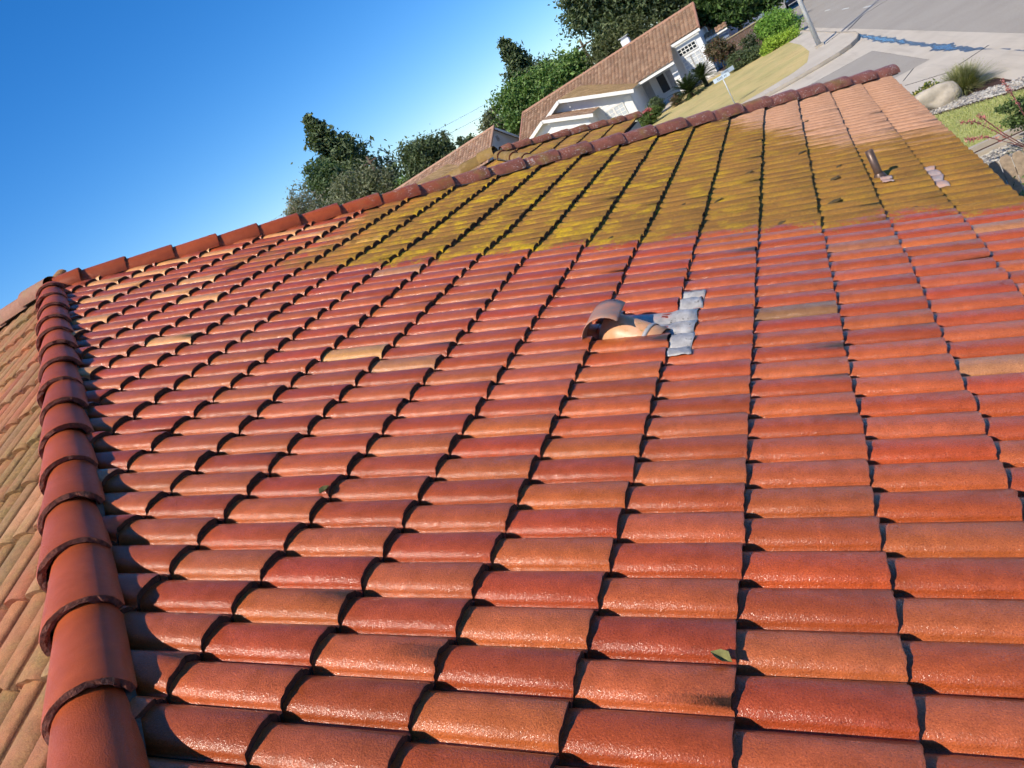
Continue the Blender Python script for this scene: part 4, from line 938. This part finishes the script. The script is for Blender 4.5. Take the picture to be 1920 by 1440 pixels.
def rosette(name, label, cat, base, n, length, rise, droop, width, pal, trunk=None, group=None, seg=6, zlift=0.0):
    """stiff arching fronds from one crown: sago, palm, yucca"""
    t = empty(name, base, label, cat, group); b = Vector(base) + Vector((0, 0, zlift)); V_, F_, C_ = [], [], []
    for i in range(n):
        a = rnd.uniform(0, 2 * math.pi); el = rnd.uniform(*rise); L = length * rnd.uniform(0.75, 1.1); d = Vector((math.cos(a), math.sin(a), 0)); col = np.array(pal[rnd.randrange(len(pal))]) * rnd.uniform(0.7, 1.3)
        pts = [b + d * (L * f * math.cos(el)) + Vector((0, 0, L * f * math.sin(el) - droop * L * f * f)) for f in [k / seg for k in range(seg + 1)]]
        sd_ = d.cross(Vector((0, 0, 1)))
        for k in range(seg):                                    # leaflets on both sides of the rib
            for q in range(3):
                f = (k + q / 3) / seg; p = pts[k].lerp(pts[k + 1], q / 3); w_ = width * math.sin(math.pi * min(1, 0.12 + f * 0.85)) ** 0.6; fw = (pts[k + 1] - pts[k]).normalized()
                for s_ in (-1, 1):
                    i0 = len(V_); tip = p + sd_ * (s_ * w_) + fw * (w_ * 0.8) + Vector((0, 0, w_ * 0.35)); bb = fw * (L / seg / 3 * 0.55)
                    V_ += [p - bb * 0.3, p + bb, tip]; F_.append((i0, i0 + 1, i0 + 2)); C_ += [col] * 3
    mk('fronds', V_, np.array(F_), M['leaf'], t, base, False, np.array(C_))
    if trunk: MB().tube([Vector(base) - Vector((0, 0, 0.05)), Vector(base) + Vector((0, 0, zlift))], [trunk, trunk * 0.85], 9).obj('trunk', M['bark'], t, base, True)
    else: MB().tube([Vector(base) - Vector((0, 0, 0.05)), Vector(base) + Vector((0, 0, zlift + 0.12))], [0.12, 0.08], 9).obj('stem', M['bark'], t, base, True)
    return t
SAGO = [(0.035, 0.055, 0.015), (0.055, 0.08, 0.02), (0.025, 0.04, 0.012)]
rosette('sago_palm', 'taller sago palm against the white corner wall', 'palm', (-6.95, 53.6, HC), 110, 1.4, (-0.1, 1.35), 0.35, 0.15, SAGO, 0.16, 'sago palms', zlift=0.62)
rosette('sago_palm', 'lower spreading sago palm at the lawn edge', 'palm', (-7.9, 52.4, HC), 120, 1.6, (-0.1, 1.25), 0.30, 0.16, SAGO, 0.16, 'sago palms', zlift=0.35)
rosette('fan_palm', 'tall thin palm with ragged head behind the dark tree', 'palm', (-34.35, 75, 0), 40, 1.0, (-0.6, 1.2), 0.5, 0.16, [(0.10, 0.11, 0.045), (0.15, 0.14, 0.07), (0.07, 0.08, 0.03)], 0.16, zlift=7.7)

# ------------------------------------------------------------ things across the street
fe = empty('board_fence', (-4.0, 61, 0), 'brown board fence with pale top rail right of white house', 'fence')
bmesh_ = MB().box((-0.075, -0.012, 0), (0.075, 0.012, 1.55)); me_ = bmesh_.obj('board', M['fence_brown'], fe, (-5.4, 61, 0)).data
bpy.data.objects.remove(bpy.data.objects['board'])
for i in range(20): put(bpy.data.objects.new('board', me_), fe, (-5.35 + i * 0.16 + 5.4, 61 - 61, 0)) if False else None
bm_ = MB(); bm_.box((-0.075, -0.012, 0), (0.075, 0.012, 1.55))
me_ = bpy.data.meshes.new('board'); me_.from_pydata(bm_.v, [], bm_.f); me_.materials.append(M['fence_brown'])
for i in range(20): put(bpy.data.objects.new('board', me_), fe, (-5.35 + i * 0.16, 61.0 + rnd.uniform(-.005, .005), HC))
MB().box((-5.45, 60.93, 1.66), (-2.2, 61.06, 1.74)).obj('top_rail', simple('pale_rail', (0.42, 0.33, 0.19), 0.9), fe, (-4, 61, 1.7))

lp = empty('lamp_post', (-0.22, 40.6, HC), 'pale grey street lamp post at the corner of the dry lawn', 'lamp post')
MB().tube([(-0.22, 40.6, HC + 0.1), (-0.22, 40.6, 3.5), (-0.22, 40.6, 8.2)], [0.115, 0.10, 0.07], 14).obj('pole', M['steel'], lp, (-0.22, 40.6, HC), True)
MB().box((-0.42, 40.4, HC), (-0.02, 40.8, HC + 0.10)).obj('base', M['curb'], lp, (-0.22, 40.6, HC))
MB().tube([(-0.22, 40.6, 8.1), (0.6, 40.6, 8.5), (1.6, 40.6, 8.55)], [0.05, 0.045, 0.04], 8).obj('arm', M['steel'], lp, (-0.22, 40.6, 8.1), True)
MB().box((1.5, 40.5, 8.45), (2.1, 40.7, 8.62)).obj('lamp_head', M['steel'], lp, (1.8, 40.6, 8.5))

sg = empty('street_sign', (-4.38, 37.5, HC), 'two pale street name blades on a thin steel post', 'street sign')
SX, SY = G(-4.38, 37.69, HC)
MB().tube([(SX, SY, HC), (SX, SY, 1.62)], [0.024, 0.024], 10).obj('post', M['steel'], sg, (SX, SY, HC), True)
def blade(name, c, u, w_, h_, nl):
    c, u = Vector(c), Vector(u).normalized(); n_ = Vector((u.y, -u.x, 0)); mb = MB()
    P_ = lambda a, z, d: c + u * a + Vector((0, 0, z)) + n_ * d
    pl = mk(name, [P_(-w_, -h_, -.006), P_(w_, -h_, -.006), P_(w_, h_, -.006), P_(-w_, h_, -.006), P_(-w_, -h_, .006), P_(w_, -h_, .006), P_(w_, h_, .006), P_(-w_, h_, .006)], [(3, 2, 1, 0), (4, 5, 6, 7), (0, 1, 5, 4), (1, 2, 6, 5), (2, 3, 7, 6), (3, 0, 4, 7)], M['sign'], sg, tuple(c))
    for i in range(nl):
        a = -w_ * 0.45 + i * w_ * 0.17 + (0.06 if i > 3 else 0); hh = h_ * (0.55 if i < 4 else 0.4)
        for q in (-0.011, 0.011): mb.add([P_(a + q - .006, -hh, .008), P_(a + q + .006, -hh, .008), P_(a + q + .006, hh, .008), P_(a + q - .006, hh, .008)], [(0, 1, 2, 3)])
        mb.add([P_(a - .011, hh * 0.1, .0085), P_(a + .011, hh * 0.1, .0085), P_(a + .011, hh * 0.4, .0085), P_(a - .011, hh * 0.4, .0085)], [(0, 1, 2, 3)])
    mb.obj('lettering', M['ink'], pl, tuple(c))
blade('name_blade', (SX - 0.03, SY - 0.03, 1.50), (1, -0.06, 0), 0.38, 0.095, 6)
blade('name_blade', (SX + 0.30, SY + 0.2, 1.60), (0.8, 0.55, 0), 0.33, 0.095, 4)

def util_pole(base, h, label, arms=True):
    t = empty('utility_pole', base, label, 'utility pole'); b = Vector(base)
    MB().tube([b, b + Vector((0, 0, h))], [0.17, 0.12], 8).obj('pole', M['pole'], t, base, True)
    MB().box((b.x - 1.0, b.y - 0.06, h - 0.75), (b.x + 1.0, b.y + 0.06, h - 0.6)).obj('crossarm', M['pole'], t, (b.x, b.y, h - 0.7))
    return t
util_pole((-46.3, 80, 0), 10.6, 'thin wooden utility pole between the two left tree groups')
util_pole((-18.7, 80, 0), 8.2, 'wooden utility pole top left of the huge dark tree')
def wire(a, b, sag, label, r=0.02):
    a, b = Vector(a), Vector(b); pts = [a.lerp(b, i / 24) - Vector((0, 0, sag * 4 * (i / 24) * (1 - i / 24))) for i in range(25)]
    o = MB().tube(pts, [r] * 25, 4).obj('power_line', M['wire'], None, tuple(a)); tag(o, label, 'wire', 'power lines against the sky')
wire((-46.8, 80, 10.0), (-19.2, 80, 7.6), 0.5, 'upper power line sagging between the two utility poles')
wire((-45.8, 80, 8.9), (-18.4, 80, 6.7), 0.5, 'lower power line sagging between the two utility poles')
wire((-46.8, 80, 10.0), (-110, 80, 15.5), 0.8, 'upper power line running left from the first utility pole')
wire((-45.8, 80, 8.9), (-110, 80, 14.0), 0.8, 'lower power line running left from the first utility pole')

# parked car, seen only in part at the top edge
car = empty('parked_car', (0.2, 88.5, 0), 'dark car parked far down the main road near the hedge', 'car')
def loft(secs):
    vs = [p for s_ in secs for p in s_]; n_ = len(secs[0]); fs = [(i * n_ + j, i * n_ + (j + 1) % n_, (i + 1) * n_ + (j + 1) % n_, (i + 1) * n_ + j) for i in range(len(secs) - 1) for j in range(n_)]
    return vs, fs + [list(range(n_))[::-1], [(len(secs) - 1) * n_ + j for j in range(n_)]]
cx0, cy0 = -0.1, 88.5
secs = []
for dy, zt, hw in ((-2.2, 0.72, 0.78), (-2.05, 0.86, 0.86), (-1.1, 0.95, 0.9), (0.9, 1.0, 0.9), (2.0, 0.95, 0.86), (2.2, 0.8, 0.78)):
    secs.append([(cx0 - hw, cy0 + dy, 0.32), (cx0 + hw, cy0 + dy, 0.32), (cx0 + hw * 1.02, cy0 + dy, 0.62), (cx0 + hw * 0.93, cy0 + dy, zt), (cx0 - hw * 0.93, cy0 + dy, zt), (cx0 - hw * 1.02, cy0 + dy, 0.62)])
v_, f_ = loft(secs); mk('body', v_, f_, M['carpaint'], car, (cx0, cy0, 0.3))
secs = []
for dy, z0_, z1_, hw in ((-1.05, 0.93, 0.96, 0.80), (-0.45, 0.95, 1.40, 0.66), (0.75, 0.97, 1.45, 0.66), (1.75, 0.95, 1.0, 0.78)):
    secs.append([(cx0 - 0.82, cy0 + dy, z0_), (cx0 + 0.82, cy0 + dy, z0_), (cx0 + hw, cy0 + dy, z1_), (cx0 - hw, cy0 + dy, z1_)])
v_, f_ = loft(secs); mk('windows', v_, f_, M['glass'], car, (cx0, cy0, 1.0))
for sx in (-0.82, 0.82):
    for dy in (-1.4, 1.35):
        w_ = MB().tube([(cx0 + sx - 0.1, cy0 + dy, 0.32), (cx0 + sx + 0.1, cy0 + dy, 0.32)], [0.32, 0.32], 18).obj('wheel', M['tyre'], car, (cx0 + sx, cy0 + dy, 0.32))
        MB().tube([(cx0 + sx - 0.11, cy0 + dy, 0.32), (cx0 + sx + 0.11, cy0 + dy, 0.32)], [0.2, 0.2], 14).obj('rim', M['chrome'], w_, (cx0 + sx, cy0 + dy, 0.32))
    MB().box((cx0 + sx * 0.8 - 0.12, cy0 - 2.23, 0.62), (cx0 + sx * 0.8 + 0.12, cy0 - 2.12, 0.74)).obj('headlight', M['lamp_lens'], car, (cx0 + sx * 0.8, cy0 - 2.2, 0.68))

# ------------------------------------------------------------ the yard at our side
lump('boulder', (1.20, 18.08, HC + 0.14), 0.36, M['boulder'], 5, 'pale granite boulder between yellow shrub and river rocks', 'boulder', None, 0.78, 4, (1.05, 0.75), 0.025)
gt = empty('grass_tuft', (1.72, 18.25, HC), 'round tuft of fountain grass beside the boulder', 'ornamental grass')
V_, F_, C_ = [], [], []
for i in range(2400):
    a = rnd.uniform(0, 2 * math.pi); el = math.radians(rnd.uniform(18, 88)); L = rnd.uniform(0.5, 0.95); r0 = rnd.uniform(0, 0.14); d = Vector((math.cos(a), math.sin(a), 0)); s_ = d.cross(Vector((0, 0, 1))) * 0.0042; b = Vector((1.72, 18.25, HC)) + d * r0
    q = [b + d * (L * f * math.cos(el)) + Vector((0, 0, L * f * math.sin(el) - 0.30 * L * f * f)) for f in (0, 0.5, 1)]
    i0 = len(V_); V_ += [q[0] - s_, q[0] + s_, q[1] + s_, q[1] - s_, q[2]]; F_ += [(i0, i0 + 1, i0 + 2), (i0, i0 + 2, i0 + 3), (i0 + 3, i0 + 2, i0 + 4)]
    c = np.array([(0.24, 0.25, 0.09), (0.34, 0.32, 0.14), (0.18, 0.20, 0.06), (0.46, 0.42, 0.22)][rnd.randrange(4)]) * rnd.uniform(0.7, 1.2); C_ += [c] * 5
mk('blades', V_, np.array(F_), M['leaf'], gt, (1.72, 18.25, HC), False, np.array(C_))
ysb = tree('yellow_shrub', 'yellow and green variegated shrub behind the boulder', 'shrub', (1.05, 18.75, HC), [((1.08, 18.75, 0.33), (0.38, 0.25, 0.20)), ((0.75, 18.85, 0.28), (0.25, 0.22, 0.16))], 2200, 0.06, [(0.10, 0.14, 0.03), (0.55, 0.48, 0.08), (0.16, 0.20, 0.04), (0.62, 0.55, 0.18), (0.08, 0.11, 0.025)], trunk=0.02, fill=0.4)
# river rock border
bm = bmesh.new(); bmesh.ops.create_icosphere(bm, subdivisions=1, radius=1.0); bv = np.array([v.co[:] for v in bm.verts]); bf = np.array([[v.index for v in f.verts] for f in bm.faces]); bm.free()
V_, F_, C_ = [], [], []
pal = np.array([(0.46, 0.42, 0.36), (0.36, 0.335, 0.30), (0.54, 0.50, 0.43), (0.24, 0.225, 0.21), (0.42, 0.36, 0.29), (0.17, 0.16, 0.155)])
def pebble(x, y, s_):
    sc = np.array([rnd.uniform(0.7, 1.3), rnd.uniform(0.7, 1.3), rnd.uniform(0.45, 0.75)]) * s_; a = rnd.uniform(0, 6.28); ca, sa = math.cos(a), math.sin(a)
    q = bv * sc * (1 + 0.12 * rng.normal(size=(len(bv), 1))); q = np.stack([q[:, 0] * ca - q[:, 1] * sa, q[:, 0] * sa + q[:, 1] * ca, q[:, 2]], 1) + np.array([x, y, HC + s_ * 0.3])
    b = len(V_) * len(bv); V_.append(q); F_.append(bf + b); C_.append(np.repeat((pal[rnd.randrange(6)] * rnd.uniform(0.8, 1.15))[None], len(bv), 0))
for i in range(3000):
    t = rnd.random(); s_ = rnd.random(); ax_ = (-0.1 + 3.6 * t); yl = 18.42 - 0.93 * ax_; yh = 18.98 - 0.78 * ax_
    pebble(ax_, yl + (yh - yl) * s_, rnd.uniform(0.018, 0.042))
for i in range(1300): pebble(rnd.uniform(0.0, 3.4), rnd.uniform(12.6, 13.25), rnd.uniform(0.018, 0.045))
tag(mk('river_rocks', np.concatenate(V_), np.concatenate(F_), M['pebble'], None, (1.5, 17, HC), True, np.concatenate(C_)), 'pale rounded river rocks bordering the green lawn', 'rocks', kind='stuff')
# grass blades on the near lawn
n = 26000; x = rng.uniform(0.0, 3.4, n); lo_ = 13.95; hi_ = 18.35 - 0.97 * x; y = lo_ + (hi_ - lo_) * rng.random(n); ok = hi_ > lo_ + 0.1; x, y = x[ok], y[ok]; n = len(x)
ang = rng.uniform(0, 2 * math.pi, n); L = rng.uniform(0.02, 0.05, n); dx, dy = np.cos(ang), np.sin(ang)
P0 = np.stack([x - dx * 0.006, y - dy * 0.006, np.full(n, HC)], 1); P1 = np.stack([x + dx * 0.006, y + dy * 0.006, np.full(n, HC)], 1); P2 = np.stack([x - dy * L * 0.5, y + dx * L * 0.5, HC + L], 1)
gc = np.array([(0.36, 0.39, 0.12), (0.44, 0.45, 0.17), (0.27, 0.31, 0.09), (0.50, 0.46, 0.22)])[rng.integers(0, 4, n)]
tag(mk('lawn_grass', np.stack([P0, P1, P2], 1).reshape(-1, 3), np.arange(3 * n).reshape(n, 3), M['leaf'], None, (1, 16, HC), False, np.repeat(gc, 3, 0)), 'short green grass of the front lawn', 'grass', kind='stuff')
# red yucca with flower stalks
ry = rosette('red_yucca', 'red yucca with arching pink flower stalks below the green lawn', 'shrub', (1.55, 12.2, HC), 40, 0.6, (0.3, 1.3), 0.25, 0.012, [(0.14, 0.17, 0.07), (0.20, 0.22, 0.10)], None, zlift=0.02)
def stalk(pts, fl):
    pts = [Vector(p) for p in pts]; MB().tube(pts, [0.008] * len(pts), 5).obj('stalk', simple('stalk_red', (0.20, 0.07, 0.06), 0.7), ry, tuple(pts[0]), True)
    P = []
    for i in range(fl):
        t = 1 - 0.62 * rnd.random() ** 1.3; k = t * (len(pts) - 1); a = int(min(k, len(pts) - 2)); p = pts[a].lerp(pts[a + 1], k - a); P.append(tuple(p + Vector((rnd.gauss(0, .018), rnd.gauss(0, .018), rnd.gauss(0, .018)))))
    leaves('flowers', np.array(P), 0.026, [(0.55, 0.20, 0.18), (0.64, 0.34, 0.27), (0.45, 0.16, 0.15)], ry, tuple(pts[-1]))['kind'] = 'stuff'
stalk([(1.50, 12.2, 0.2), (1.33, 12.25, 0.42), (1.15, 12.3, 0.71), (0.95, 12.3, 0.98), (0.78, 12.3, 1.06)], 90)
stalk([(1.50, 12.2, 0.2), (1.33, 12.3, 0.38), (1.06, 12.3, 0.65), (0.90, 12.3, 0.73), (0.78, 12.3, 0.77)], 110)
stalk([(1.52, 12.2, 0.2), (1.56, 12.3, 0.7), (1.50, 12.3, 1.13), (1.45, 12.3, 1.36)], 80)
stalk([(1.50, 12.2, 0.2), (1.25, 12.3, 0.60), (1.10, 12.3, 0.90), (1.03, 12.3, 1.05)], 50)
tree('leafy_shrub', 'small leafy green shrub among the red yucca stalks', 'shrub', (1.62, 12.7, HC), [((1.50, 12.6, 0.72), (0.22, 0.25, 0.28)), ((1.72, 12.7, 0.62), (0.3, 0.3, 0.35))], 1500, 0.045, [(0.10, 0.15, 0.04), (0.15, 0.21, 0.07), (0.06, 0.10, 0.03)], trunk=0.015, fill=0.3)
tree('corner_bush', 'dense green bush below the eave beside the picket fence', 'bush', (0.80, 6.7, HC), [((0.72, 6.75, 1.20), (0.40, 0.5, 0.55)), ((1.15, 6.6, 1.1), (0.5, 0.5, 0.6)), ((0.45, 6.5, 1.3), (0.25, 0.3, 0.4))], 9000, 0.05, [(0.09, 0.14, 0.03), (0.14, 0.20, 0.06), (0.05, 0.08, 0.02), (0.20, 0.25, 0.10)], trunk=0.03, fill=0.4)
pf = empty('picket_fence', (1.8, 9.05, HC), 'weathered dog ear picket fence meeting the house below the eave', 'fence')
hw, ht_ = 0.058, 1.18
pv = [(-hw, -.009, 0), (hw, -.009, 0), (hw, -.009, ht_ - .05), (hw * .55, -.009, ht_), (-hw * .55, -.009, ht_), (-hw, -.009, ht_ - .05)]; pv += [(a, .009, c) for a, b, c in pv]
pfm = bpy.data.meshes.new('picket'); pfm.from_pydata(pv, [], [(0, 1, 2, 3, 4, 5), (11, 10, 9, 8, 7, 6)] + [(i, 6 + i, 6 + (i + 1) % 6, (i + 1) % 6) for i in range(6)]); pfm.materials.append(M['fence'])
for i in range(28): put(bpy.data.objects.new('picket', pfm), pf, (0.46 + i * 0.124, 9.05 + rnd.uniform(-.006, .006), HC + rnd.uniform(-.02, .01)))
MB().box((0.3, 9.06, 0.40), (3.9, 9.10, 0.49)).obj('rail', M['fence'], pf, (2, 9.08, 0.45)); MB().box((0.3, 9.06, 1.02), (3.9, 9.10, 1.11)).obj('rail', M['fence'], pf, (2, 9.08, 1.05))
